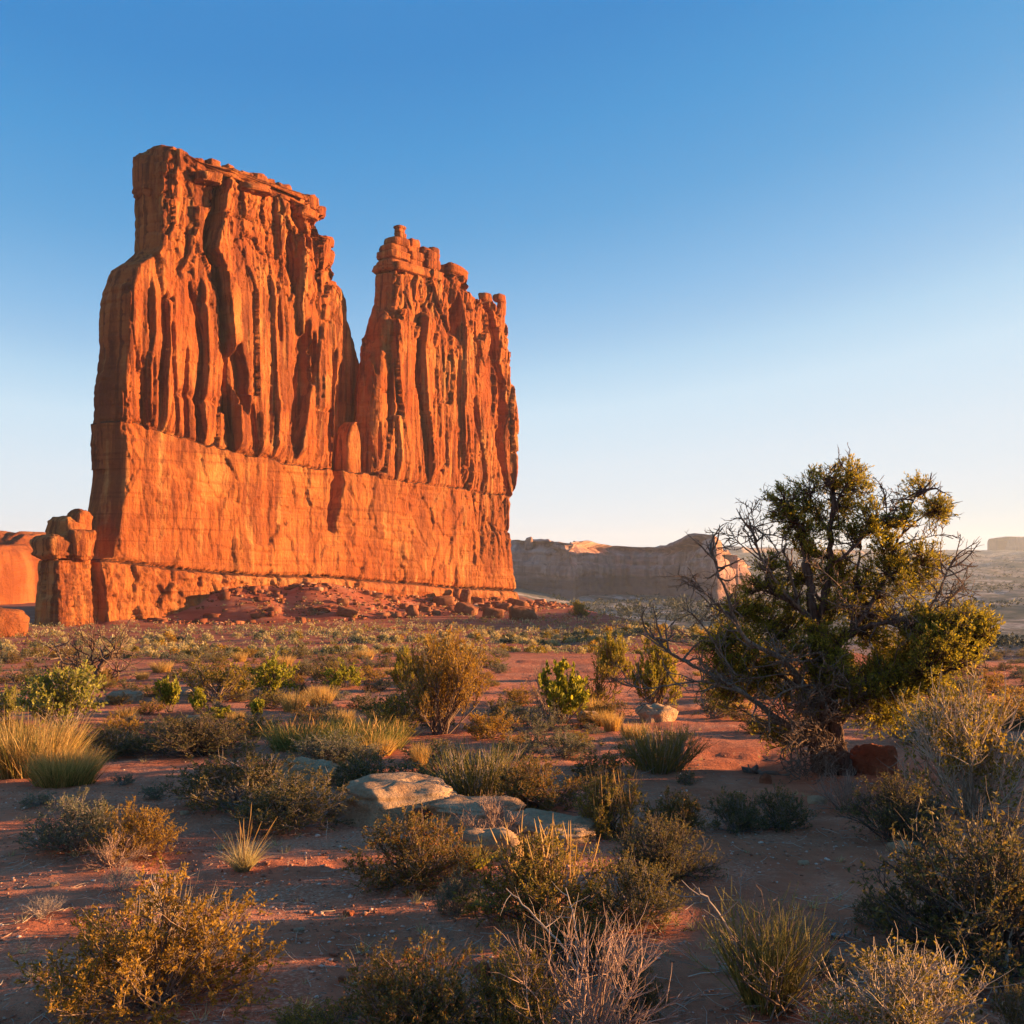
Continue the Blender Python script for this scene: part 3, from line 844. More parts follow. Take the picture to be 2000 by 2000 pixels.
    cap(948, 581, -5, 23, 18, 6, 431, 0.6, 0.13)
    cap(952, 600, -5, 15, 30, 6, 432, 0.55, 0.14)
    cap(976, 583, -3, 23, 17, 6, 433, 0.6, 0.13)
    cap(980, 602, -3, 15, 34, 6, 434, 0.55, 0.14)
build_butte()

# ------------------------------------------------------------------ distant mesas, buttes and domes
def mesa(name, label, cat, path, tops, base, mat, seed, step=2.5, nz=44, depth=120.0, amp=5.0, ledge=0.35, talus=0.5):
    """a cliff that follows a plan path; profile: talus skirt, vertical wall with ledges, rounded rim; closed behind"""
    P = np.array(path, float)
    d = np.concatenate([[0], np.cumsum(np.hypot(*np.diff(P, axis=0).T))])
    s = np.arange(0, d[-1], step)
    x = np.interp(s, d, P[:, 0]); y = np.interp(s, d, P[:, 1]); zt = np.interp(s, d, tops)
    tx = np.gradient(x); ty = np.gradient(y); l = np.hypot(tx, ty) + 1e-6
    nx, ny = ty / l, -tx / l                        # outward (towards the viewer for a left to right path)
    k = np.ones(9) / 9
    nx = np.convolve(np.pad(nx, 4, 'edge'), k, 'valid'); ny = np.convolve(np.pad(ny, 4, 'edge'), k, 'valid')
    t = np.linspace(0, 1, nz)
    rows = []
    zt2 = zt + amp * 0.5 * fbm(s * 0.02, s * 0, oct=4, seed=seed)
    for i, q in enumerate(t):
        z = base + (zt2 - base) * q
        H = zt2 - base
        out = np.where(q < 0.32, (0.32 - q) * H * 1.5 * talus, 0.0)
        zz = z
        rel = amp * 0.55 * facets(s + 6 * fbm(s * 0.01, z * 0.02, oct=2, seed=seed + 1), z, 30, 120, 1.0, seed + 2, .012, .0, .6, 2.0) + amp * 0.35 * facets(s, z, 11, 50, 1.0, seed + 3, .03, .0, .6, 1.5) + amp * 0.5 * fbm(s * 0.02, z * 0.03, oct=4, seed=seed + 4)
        rel = rel * sst(0.2, 0.4, q) + amp * 0.25 * fbm(s * 0.05, z * 0.1, oct=3, seed=seed + 6)
        led = ledge * amp * 0.6 * bedding(z + 5 * fbm(s * 0.012, s * 0, oct=3, seed=seed + 15), seed + 5, 11.0) - amp * 1.4 * sst(0.80, 1.0, q) ** 2 - amp * 0.7 * sst(0.72, 0.74, q)
        o = out + rel + led
        rows.append(np.stack([x + nx * o, y + ny * o, zz], -1))
    # rim rolls back over the top
    for back, dz in ((0.12, amp * 0.25), (0.5, amp * 0.5), (1.0, 0.0)):
        rows.append(np.stack([x - nx * depth * back * 0 + 0 * x, y + depth * back, zt2 + dz + amp * 0.4 * fbm(s * 0.02, s * 0 + back, oct=3, seed=seed + 8)], -1))
    rows.append(np.stack([x, y + depth * 1.05, zt2 * 0 + base], -1))
    V = np.stack(rows, 0); n, m = V.shape[:2]
    i = np.arange(n - 1)[:, None] * m; j = np.arange(m - 1)[None]
    Q = np.stack([i + j, i + j + 1, i + m + j + 1, i + m + j], -1).reshape(-1, 4)
    o = add_obj(name, mesh_from(name, V.reshape(-1, 3), Q, smooth=False), mat)
    return tag(o, label, cat)

def far_pt(px, Y):
    rx, _ = ray(px, 1085)
    return float(rx * Y), float(Y)
def far_z(py, Y):
    return CAM[2] + (1085 - py) / F_PX * Y

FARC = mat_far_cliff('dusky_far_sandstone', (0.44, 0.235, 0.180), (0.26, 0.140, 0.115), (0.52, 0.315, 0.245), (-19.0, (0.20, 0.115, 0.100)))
FARC2 = mat_far_cliff('far_red_rock', (0.29, 0.088, 0.031), (0.20, 0.054, 0.021), (0.34, 0.125, 0.044))

# the shaded mesa to the right of the butte
pts = [(940, 1290), (1060, 1240), (1098, 1190), (1118, 1185), (1127, 1270), (1200, 1330), (1290, 1310), (1330, 1250), (1362, 1180), (1400, 1160), (1413, 1175), (1422, 1270), (1432, 1400)]
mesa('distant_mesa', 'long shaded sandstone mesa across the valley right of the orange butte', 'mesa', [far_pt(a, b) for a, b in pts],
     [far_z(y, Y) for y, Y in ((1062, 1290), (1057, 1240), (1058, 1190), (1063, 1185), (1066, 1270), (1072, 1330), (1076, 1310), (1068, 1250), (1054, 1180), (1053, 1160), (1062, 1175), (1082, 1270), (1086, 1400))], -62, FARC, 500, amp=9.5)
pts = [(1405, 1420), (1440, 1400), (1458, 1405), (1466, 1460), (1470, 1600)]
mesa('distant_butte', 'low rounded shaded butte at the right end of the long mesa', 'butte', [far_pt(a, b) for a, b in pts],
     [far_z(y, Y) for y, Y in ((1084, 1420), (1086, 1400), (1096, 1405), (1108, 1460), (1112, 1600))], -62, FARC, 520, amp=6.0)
# two crumbling knobs on the mesa skyline
for kx, ky, kw, kh, sd_, lb in ((1033, 1056, 15, 12, 531, 'small pointed rock knob on the left end of the long mesa'), (1092, 1060, 22, 7, 532, 'low rock knob on the rim of the long mesa')):
    X, Y = far_pt(kx, 1262 if kx < 1050 else 1215); k = Y / F_PX
    tag(add_obj('rock_knob', boulder_mesh('rock_knob', kw * k / 2, 5, kh * k, sd_, n=12, rough=0.3), FARC, loc=(X, Y, far_z(ky + 6, Y))), lb, 'rock')
# far rim on the horizon and the lone butte at the right edge
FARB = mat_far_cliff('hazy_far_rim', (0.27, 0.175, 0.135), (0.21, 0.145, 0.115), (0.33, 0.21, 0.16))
pts = [(1380, 4600), (1450, 4500), (1520, 4700), (1600, 4650), (1680, 4900), (1760, 5100), (1850, 5600)]
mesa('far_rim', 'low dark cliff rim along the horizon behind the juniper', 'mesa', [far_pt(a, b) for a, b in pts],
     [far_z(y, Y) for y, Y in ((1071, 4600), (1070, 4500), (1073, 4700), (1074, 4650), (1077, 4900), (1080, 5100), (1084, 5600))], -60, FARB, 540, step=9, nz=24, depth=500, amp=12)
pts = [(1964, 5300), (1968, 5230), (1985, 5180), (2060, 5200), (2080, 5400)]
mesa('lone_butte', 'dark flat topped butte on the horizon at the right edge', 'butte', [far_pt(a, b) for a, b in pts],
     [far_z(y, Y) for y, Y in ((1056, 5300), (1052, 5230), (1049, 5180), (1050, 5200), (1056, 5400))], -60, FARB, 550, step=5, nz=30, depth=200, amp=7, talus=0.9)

# red domes left of the butte, three rounded walls side by side
def dome(name, label, px, Y, wpx, top, bot, seed, depth=40):
    X, _ = far_pt(px, Y); k = Y / F_PX
    zt, zb = far_z(top, Y), far_z(bot, Y) - 6
    me = boulder_mesh(name, wpx * k / 2, depth, (zt - zb) * 0.78, seed, n=54, rough=0.05, boxy=0.62, layer=0.012)
    co = np.zeros(len(me.vertices) * 3, np.float32); me.vertices.foreach_get('co', co); co = co.reshape(-1, 3)
    zz = co[:, 2]
    # vertical flutes and a bedding joint low down
    fl = ribs(co[:, 0] + 3 * fbm(co[:, 0] * .05, zz * .05, oct=2, seed=seed), zz, 7.0, 200, seed + 1)
    r = np.hypot(co[:, 0], co[:, 1]) + 1e-6
    dn = 0.8 * fl - 1.6 * np.exp(-((zz + 0.30 * (zt - zb)) / 1.0) ** 2)
    co[:, 0] += co[:, 0] / r * dn; co[:, 1] += co[:, 1] / r * dn
    me.vertices.foreach_set('co', co.ravel()); me.update()
    return tag(add_obj(name, me, FARC2, loc=(X, Y, zb + (zt - zb) * 0.22)), label, 'rock dome')
dome('red_rock_dome', 'fluted red rock dome at the left edge, nearest of the left domes', 2, 455, 116, 1062, 1196, 560, 30)
dome('red_rock_dome', 'flat shouldered red rock dome between the left edge and the butte', 62, 520, 110, 1040, 1196, 570, 40)
dome('red_rock_dome', 'tall red rock dome cut by the left edge of the picture', -40, 500, 130, 1032, 1196, 575, 35)

# ------------------------------------------------------------------ boulders of the talus below the butte
TALUS = mat_rock('talus_sandstone', (0.19, 0.060, 0.028), (0.27, 0.095, 0.043), (0.36, 0.16, 0.080), 0.5)
C4 = lambda x, y: (500 + x / 3.22, 850 + y / 3.22)
tal = [  # crop coordinates: centre x, base y, width, height, tilt, words
    (580, 1140, 135, 55, 0.25, 'long tilted boulder lying alone on the debris slope below the wall'),
    (545, 1072, 72, 48, 0.0, 'blocky boulder just above the long tilted boulder on the slope'),
    (985, 1145, 66, 75, -0.5, 'tilted slab boulder standing on edge mid way along the talus'),
    (1325, 1130, 135, 70, 0.35, 'split rounded boulder below the upright spike of the talus'),
    (1490, 1148, 130, 62, 0.1, 'rounded boulder second from the right end of the talus'),
    (1675, 1160, 175, 82, 0.12, 'largest rounded boulder at the right end of the talus'),
    (1645, 1082, 130, 52, 0.1, 'broad boulder against the right foot of the wall'),
    (1318, 1062, 62, 90, 0.1, 'upright pointed rock spike against the foot of the wall'),
    (1180, 1068, 130, 52, 0.0, 'dark broad boulder tucked under the foot of the wall'),
    (1262, 1035, 44, 72, 0.0, 'narrow upright rock beside the pointed spike'),
    (280, 1182, 62, 40, 0.0, 'small boulder low on the left flank of the debris cone'),
    (1210, 1222, 38, 28, 0.0, 'small pale boulder alone on the lower scrub slope'),
    (860, 1232, 42, 22, 0.0, 'flat stone low on the middle of the slope'),
    (1400, 1066, 56, 42, 0.0, 'blocky boulder right of the pointed spike'),
    (1560, 1098, 95, 42, 0.0, 'low boulder between the two largest at the right of the talus'),
    (1060, 1112, 76, 44, 0.2, 'round boulder beside the tilted slab boulder'),
    (1130, 1134, 52, 32, 0.0, 'small boulder right below the round talus boulder'),
    (1450, 1100, 60, 36, 0.0, 'small block above the second rounded boulder'),
    (930, 1090, 48, 30, 0.0, 'small block up slope from the tilted slab'),
    (760, 1020, 90, 30, 0.0, 'flat ledge block at the top of the middle talus'),
    (850, 1036, 70, 28, 0.0, 'low block near the wall left of the dark boulder'),
    (1735, 1118, 60, 34, 0.0, 'small boulder above the largest one at the right end'),
    (700, 1005, 50, 26, 0.0, 'small light block near the top of the debris cone'),
    (350, 1130, 32, 22, 0.0, 'little stone high on the left flank of the debris cone'),
    (600, 1170, 40, 22, 0.0, 'little stone just below the long tilted boulder'),
]
for i, (cx, cy, w, h, tl, lb) in enumerate(tal):
    px, py = C4(cx, cy)
    X, Y, Z = at(px, py)
    k = Y / F_PX / 3.22
    me = boulder_mesh('talus_boulder', w * k / 2, min(w, 90) * k * 0.45, h * k * 0.55, 600 + i, n=14, rough=0.24, boxy=0.5, layer=0.04)
    o = add_obj('talus_boulder', me, TALUS, loc=(X, Y, Z + h * k * 0.40))
    o.rotation_euler = (0, tl, 0.3 * math.sin(i * 1.7))
    tag(o, lb, 'boulder', 'boulders below the butte')
X, Y, Z = at(4, 1242)
tag(add_obj('red_boulder', boulder_mesh('red_boulder', 6.0, 6.0, 4.4, 690, n=22, rough=0.14, boxy=0.75), FARC2, loc=(X - 1.6, Y, Z + 1.2)), 'rounded red boulder on the flat at the left edge of the picture', 'boulder')

# rubble of every size on the debris slope: nobody could count it
def rubble():
    rng = np.random.default_rng(66)
    N = 5200
    u = rng.uniform(2, 176, N); v = 1.0 + 44 * rng.random(N) ** 1.6
    dens = fbm(u * 0.05, v * 0.08, oct=3, seed=67)
    ok = rng.random(N) < 0.25 + 0.6 * sst(-0.2, 0.4, dens) + 0.3 * sst(110, 150, u)
    u, v = u[ok], v[ok]; n = len(u)
    W = to_world(u, v, 0 * u); x, y = W[:, 0], W[:, 1]; z = ground_z(x, y)
    s = 0.16 + 0.5 * rng.random(n) ** 3 + 0.9 * (rng.random(n) > 0.97)
    c = np.array([[-1, -1, -1], [1, -1, -1], [1, 1, -1], [-1, 1, -1], [-1, -1, 1], [1, -1, 1], [1, 1, 1], [-1, 1, 1]], float)
    V = c[None] * (0.65 + 0.5 * rng.random((n, 8, 3))) * (s[:, None] * np.stack([1 + .8 * rng.random(n), .6 + .5 * rng.random(n), .45 + .4 * rng.random(n)], -1))[:, None]
    a = rng.random(n) * 6.28; ca, sa = np.cos(a)[:, None], np.sin(a)[:, None]
    V = np.stack([V[..., 0] * ca - V[..., 1] * sa, V[..., 0] * sa + V[..., 1] * ca, V[..., 2]], -1) + np.stack([x, y, z + s * .15], -1)[:, None]
    F = np.array([[0, 3, 2, 1], [4, 5, 6, 7], [0, 1, 5, 4], [1, 2, 6, 5], [2, 3, 7, 6], [3, 0, 4, 7]])
    Q = (F[None] + (np.arange(n) * 8)[:, None, None]).reshape(-1, 4)
    t = NT('rubble_stone')
    cc = t.ramp(t.n('NewGeometry').outputs['Random Per Island'], [(0, (0.15, 0.043, 0.021)), (.6, (0.23, 0.078, 0.038)), (.93, (0.30, 0.125, 0.065)), (1, (0.42, 0.25, 0.17))])
    tag(add_obj('talus_rubble', mesh_from('talus_rubble', V.reshape(-1, 3), Q), t.finish(cc, .95, spec=.05), kind='stuff'), 'broken red rubble strewn over the debris slope below the butte', 'rubble')
rubble()

# ------------------------------------------------------------------ plants: generators
def nrm(v):
    return v / (np.linalg.norm(v, axis=-1, keepdims=True) + 1e-9)

def tubes(P, r, sides=3):
    """P (n,k,3), r (n,k) -> vertices, quads"""
    n, k, _ = P.shape
    t = nrm(np.gradient(P, axis=1))
    ref = np.where(np.abs(t[..., 2:3]) > 0.9, np.array([1.0, 0, 0]), np.array([0, 0, 1.0]))
    a = nrm(np.cross(t, ref)); b = np.cross(t, a)
    ang = np.arange(sides) / sides * 2 * np.pi
    V = P[:, :, None] + r[:, :, None, None] * (np.cos(ang)[None, None, :, None] * a[:, :, None] + np.sin(ang)[None, None, :, None] * b[:, :, None])
    V = V.reshape(-1, 3)
    i = (np.arange(n) * k * sides)[:, None, None] + (np.arange(k - 1) * sides)[None, :, None]
    j = np.arange(sides)[None, None]; j2 = (j + 1) % sides
    Q = np.stack([i + j, i + j2, i + sides + j2, i + sides + j], -1).reshape(-1, 4)
    return V, Q

def grow(rng, start, d, length, K, up=0.0, wig=0.15, gnarl=0.0):
    """polylines from start along d with a bend towards up and a wiggle"""
    n = len(start)
    P = [start]; cur = d.copy(); p = start
    st = (length / (K - 1))[:, None]
    drift = rng.normal(size=(n, 3)) * gnarl
    for i in range(K - 1):
        cur = nrm(cur + np.array([0, 0, up / K]) + rng.normal(size=(n, 3)) * wig + drift / K)
        p = p + cur * st
        P.append(p)
    return np.stack(P, 1)

def along(rng, P, n, t0=0.3, t1=1.0):
    """n points on every polyline: position, tangent, parameter"""
    m, K, _ = P.shape
    t = t0 + (t1 - t0) * rng.random((m, n))
    f = t * (K - 1); i = np.clip(np.floor(f).astype(int), 0, K - 2); f = f - i
    row = np.arange(m)[:, None]
    a = P[row, i]; b = P[row, i + 1]
    return (a + (b - a) * f[..., None]).reshape(-1, 3), nrm(b - a).reshape(-1, 3), t.ravel()

def leaves(rng, p, d, ln, wd, cup=0.0):
    """diamond leaves from p along d"""
    side = nrm(np.cross(d, rng.normal(size=d.shape)))
    ln = ln[:, None]; wd = wd[:, None]
    nv = np.cross(d, side)
    a = p; t = p + d * ln; m = p + d * ln * 0.48 + nv * ln * cup
    V = np.stack([a, m + side * wd * 0.5, t, m - side * wd * 0.5], 1).reshape(-1, 3)
    Q = np.arange(len(p) * 4).reshape(-1, 4)
    return V, Q

def round_leaves(rng, p, d, ln, wd):
    """broad leaves, six sided and slightly folded"""
    side = nrm(np.cross(d, rng.normal(size=d.shape))); nv = np.cross(d, side)
    L = ln[:, None]; W = wd[:, None]
    pts = [p, p + d * L * .3 + side * W * .45 + nv * L * .06, p + d * L * .7 + side * W * .42 + nv * L * .06, p + d * L,
           p + d * L * .7 - side * W * .42 + nv * L * .06, p + d * L * .3 - side * W * .45 + nv * L * .06]
    V = np.stack(pts, 1).reshape(-1, 3)
    b = np.arange(len(p))[:, None] * 6
    Q = np.concatenate([b + np.array([[0, 1, 2, 3]]), b + np.array([[0, 3, 4, 5]])], 0)
    return V, Q

def join(*parts):
    V = []; Q = []; o = 0
    for v, q in parts:
        V.append(v); Q.append(q + o); o += len(v)
    return np.vstack(V), np.vstack(Q)

H0 = 0.65      # unit plants are 1 wide and H0 tall
def dome_dirs(rng, n, low=0.05):
    c = low + (1 - low) * rng.random(n) ** 0.8
    a = rng.random(n) * 2 * np.pi
    s = np.sqrt(1 - c * c)
    return np.stack([s * np.cos(a), s * np.sin(a), c], -1)

def gen_shrub(seed, n0=34, n1=5, n2=4, nl=12, ll=0.022, lw=0.010, sr=0.0045, bare=0.0, low=0.05, lobes=5, broad=False, wig=0.16, uplift=0.25, stray=0.06):
    rng = np.random.default_rng(seed)
    e = dome_dirs(rng, n0, low)
    # lobed outline: some directions reach further than others
    lob = nrm(rng.normal(size=(lobes, 3)) * [1, 1, .6] + [0, 0, .3])
    reach = 0.72 + 0.34 * np.max(np.clip(e @ lob.T, 0, 1) ** 3, axis=1) * (0.6 + 0.4 * rng.random(n0))
    tip = e * np.array([0.5, 0.5, H0]) * reach[:, None]
    st = rng.normal(size=(n0, 3)) * [0.05, 0.05, 0.0]
    v = tip - st; ln = np.linalg.norm(v, axis=1)
    d0 = nrm(nrm(v) + [0, 0, -0.12])
    P0_ = grow(rng, st, d0, ln, 7, 0.25, wig * 0.6)
    p1, t1, s1 = along(rng, P0_, n1, 0.30, 1.0)
    out = nrm(p1 * [1, 1, 0.6])
    d1 = nrm(t1 * 0.6 + out * 0.35 + rng.normal(size=p1.shape) * 0.55 + [0, 0, uplift])
    P1 = grow(rng, p1, d1, (0.10 + 0.13 * rng.random(len(p1))) * (1.15 - 0.4 * s1), 4, 0.3, wig)
    p2, t2, s2 = along(rng, P1, n2, 0.2, 1.0)
    d2 = nrm(t2 * 0.6 + rng.normal(size=p2.shape) * 0.65 + [0, 0, uplift * 1.2])
    P2 = grow(rng, p2, d2, 0.045 + 0.065 * rng.random(len(p2)), 3, 0.3, wig)
    tap = lambda n, k, a, b: np.repeat(np.linspace(a, b, k)[None], n, 0)
    parts = [tubes(P0_, tap(len(P0_), 7, sr * 1.5, sr * 0.6) * (0.7 + 0.6 * rng.random((len(P0_), 1))), 4), tubes(P1, tap(len(P1), 4, sr * 0.65, sr * 0.30), 3), tubes(P2, tap(len(P2), 3, sr * 0.36, sr * 0.18), 3)]
    ns = int(n0 * stray * 10)
    if ns:
        ps, ts, ss = along(rng, P0_, 1, 0.7, 1.0)
        k = rng.integers(0, len(ps), ns)
        PS = grow(rng, ps[k], nrm(ts[k] + rng.normal(size=(ns, 3)) * 0.5 + [0, 0, .3]), 0.12 + 0.16 * rng.random(ns), 5, 0.2, 0.12)
        parts.append(tubes(PS, tap(ns, 5, sr * 0.6, sr * 0.18), 3))
    stems = join(*parts)
    if nl <= 0:
        return stems, None
    keep = rng.random(len(P2)) >= bare
    q, tq, sq = along(rng, P2[keep], nl, 0.1, 1.0)
    dq = nrm(tq * 0.7 + rng.normal(size=q.shape) * 0.6 + [0, 0, 0.2])
    l = ll * (0.6 + 0.8 * rng.random(len(q))); w = lw * (0.6 + 0.8 * rng.random(len(q)))
    lf = round_leaves(rng, q, dq, l, w) if broad else leaves(rng, q, dq, l, w)
    return stems, lf

def gen_grass(seed, n=700, r0=0.16, lean=0.55, w=0.006, k=5, hv=0.35, droop=0.25):
    rng = np.random.default_rng(seed)
    a = rng.random(n) * 2 * np.pi; r = r0 * np.sqrt(rng.random(n))
    st = np.stack([r * np.cos(a), r * np.sin(a), 0 * r], -1)
    le = lean * rng.random(n) ** 0.8
    a2 = a + rng.normal(size=n) * 0.7
    d = nrm(np.stack([le * np.cos(a2), le * np.sin(a2), np.ones(n)], -1))
    ln = H0 * (1 - hv + hv * rng.random(n)) * (0.55 + 0.5 * rng.random(n) ** 0.5)
    P = grow(rng, st, d, ln, k, 0.0, 0.05)
    # droop at the tips
    t = np.linspace(0, 1, k)[None, :, None]
    P = P + np.concatenate([d[:, None, :2] * t ** 2, -t ** 2 * 0.6 * le[:, None, None]], -1) * droop * ln[:, None, None]
    side = nrm(np.cross(d, rng.normal(size=d.shape)))
    wd = w * (0.6 + 0.8 * rng.random(n))[:, None, None] * np.linspace(1, 0.12, k)[None, :, None]
    A = P + side[:, None] * wd; B = P - side[:, None] * wd
    V = np.stack([A, B], 2).reshape(-1, 3)
    i = (np.arange(n) * k * 2)[:, None] + (np.arange(k - 1) * 2)[None]
    Q = np.stack([i, i + 1, i + 3, i + 2], -1).reshape(-1, 4)
    return V, Q

def gen_stalks(seed, n=14, r0=0.10, lean=0.5, sr=0.0022, head=True, hmul=1.6):
    """seed stalks that overtop a tuft, each with a slender head"""
    rng = np.random.default_rng(seed)
    a = rng.random(n) * 2 * np.pi; r = r0 * np.sqrt(rng.random(n))
    st = np.stack([r * np.cos(a), r * np.sin(a), 0 * r], -1)
    d = nrm(np.stack([lean * rng.normal(size=n) * .6, lean * rng.normal(size=n) * .6, np.ones(n)], -1))
    P = grow(rng, st, d, H0 * hmul * (0.6 + 0.4 * rng.random(n)), 6, 0.0, 0.05)
    rad = np.repeat(np.array([[1, .9, .8, .7, 1.3, .3]]) * sr, n, 0) if head else np.repeat(np.linspace(1, .4, 6)[None] * sr, n, 0)
    return tubes(P, rad, 3)

def gen_reeds(seed, n=190, r0=0.11, lean=0.75, sr=0.0025, sub=4):
    """jointed upright stems branching in whorls"""
    rng = np.random.default_rng(seed)
    a = rng.random(n) * 2 * np.pi; r = r0 * np.sqrt(rng.random(n))
    st = np.stack([r * np.cos(a), r * np.sin(a), 0 * r], -1)
    le = lean * rng.random(n)
    d = nrm(np.stack([le * np.cos(a), le * np.sin(a), np.ones(n)], -1))
    P = grow(rng, st, d, H0 * (0.5 + 0.45 * rng.random(n)), 6, 0.15, 0.07)
    p, t, s = along(rng, P, sub, 0.25, 0.95)
    d1 = nrm(t + rng.normal(size=p.shape) * 0.30 + [0, 0, .25])
    P1 = grow(rng, p, d1, 0.07 + 0.13 * rng.random(len(p)), 3, 0.2, 0.08)
    return join(tubes(P, np.repeat(np.linspace(1.2, .6, 6)[None] * sr, n, 0), 3), tubes(P1, np.repeat(np.linspace(.75, .4, 3)[None] * sr, len(P1), 0), 3))

def mat_leaf(name, base, tip=None, var=0.35, trans=0.35, rust=0.0):
    t = NT(name)
    g = t.n('NewGeometry')
    rr = g.outputs['Random Per Island']
    tip = tip or tuple(min(1, x * 1.7) for x in base)
    dk = tuple(x * (1 - var) for x in base)
    stops = [(0.0, dk), (0.5, base), (0.92 if rust else 1.0, tip)]
    if rust:
        stops += [(1.0 - rust, tip), (1.0 - rust + 0.005, (0.36, 0.105, 0.022))]
    c = t.ramp(rr, stops)
    d = t.n('BsdfPrincipled'); d.inputs['Roughness'].default_value = 0.65; d.inputs['Specular IOR Level'].default_value = 0.2
    t.l(c, d.inputs['Base Color'])
    tr = t.n('BsdfTranslucent'); t.l(t.mix(1.0, c, (1.25, 1.15, 0.55), 'MULTIPLY'), tr.inputs[0])
    mx = t.n('MixShader'); mx.inputs[0].default_value = trans
    t.l(d.outputs[0], mx.inputs[1]); t.l(tr.outputs[0], mx.inputs[2])
    t.l(mx.outputs[0], t.out.inputs['Surface'])
    return t.m

def mat_stem(name, base, var=0.4):
    t = NT(name)
    rr = t.n('NewGeometry').outputs['Random Per Island']
    c = t.ramp(rr, [(0, tuple(x * (1 - var) for x in base)), (1, tuple(x * (1 + var) for x in base))])
    n = t.noise(t.pos(obj=True), 60, 3, 0.6)
    c = t.mix(t.maprange(n, 0.4, 0.7, 0, 0.4), c, t.mix(1.0, c, (.5, .47, .45), 'MULTIPLY'))
    return t.finish(c, 0.9, spec=0.1)

ML = dict(
    dark=mat_leaf('blackbrush_leaf', (0.122, 0.105, 0.039), (0.283, 0.185, 0.049), trans=.35),
    rust=mat_leaf('budding_blackbrush_leaf', (0.161, 0.122, 0.035), (0.390, 0.210, 0.045), rust=0.06, trans=.35),
    sage=mat_leaf('sage_leaf', (0.161, 0.156, 0.095), (0.283, 0.239, 0.132), trans=.3),
    gold=mat_leaf('golden_scrub_leaf', (0.322, 0.185, 0.032), (0.547, 0.322, 0.059), trans=.45),
    olive=mat_leaf('olive_scrub_leaf', (0.215, 0.161, 0.035), (0.410, 0.278, 0.049), trans=.45),
    green=mat_leaf('bright_leaf', (0.264, 0.254, 0.029), (0.488, 0.429, 0.059), trans=.5),
    lime=mat_leaf('yellow_green_leaf', (0.273, 0.254, 0.049), (0.468, 0.400, 0.098), trans=.45),
    juni=mat_leaf('juniper_scale_leaf', (0.240, 0.215, 0.030), (0.50, 0.370, 0.050), trans=.5),
    woods=mat_leaf('distant_juniper_leaf', (0.040, 0.042, 0.020), (0.070, 0.066, 0.028), trans=.1),
    straw=mat_leaf('straw_blade', (0.449, 0.278, 0.102), (0.664, 0.449, 0.195), trans=.45),
    hay=mat_leaf('pale_hay_blade', (0.410, 0.322, 0.176), (0.566, 0.468, 0.273), trans=.4),
    blade=mat_leaf('green_blade', (0.195, 0.185, 0.059), (0.371, 0.303, 0.107), trans=.45),
    reed=mat_leaf('joint_shrub_stem', (0.244, 0.201, 0.049), (0.439, 0.317, 0.076), trans=.2))
MS = dict(
    brown=mat_stem('brown_twig', (0.22, 0.145, 0.105)),
    grey=mat_stem('grey_twig', (0.27, 0.21, 0.175)),
    pale=mat_stem('pale_dry_twig', (0.46, 0.34, 0.25)),
    dark=mat_stem('dark_woody_twig', (0.125, 0.092, 0.074)),
    pink=mat_stem('rosy_dry_twig', (0.38, 0.24, 0.175)))

_cache = {}
def part_mesh(key, fn, mat):
    if key not in _cache:
        r = fn()
        me = mesh_from(key, *r)
        me.materials.append(mat)
        _cache[key] = me
    return _cache[key]
_shr = {}
def shrub_parts(key, leafmat, stemmat, **kw):
    if key not in _shr:
        s, l = gen_shrub(**kw)
        ms = mesh_from(key + '_stems', *s); ms.materials.append(MS[stemmat])
        ml = None
        if l is not None:
            ml = mesh_from(key + '_foliage', *l); ml.materials.append(ML[leafmat])
        _shr[key] = (ms, ml)
    return _shr[key]

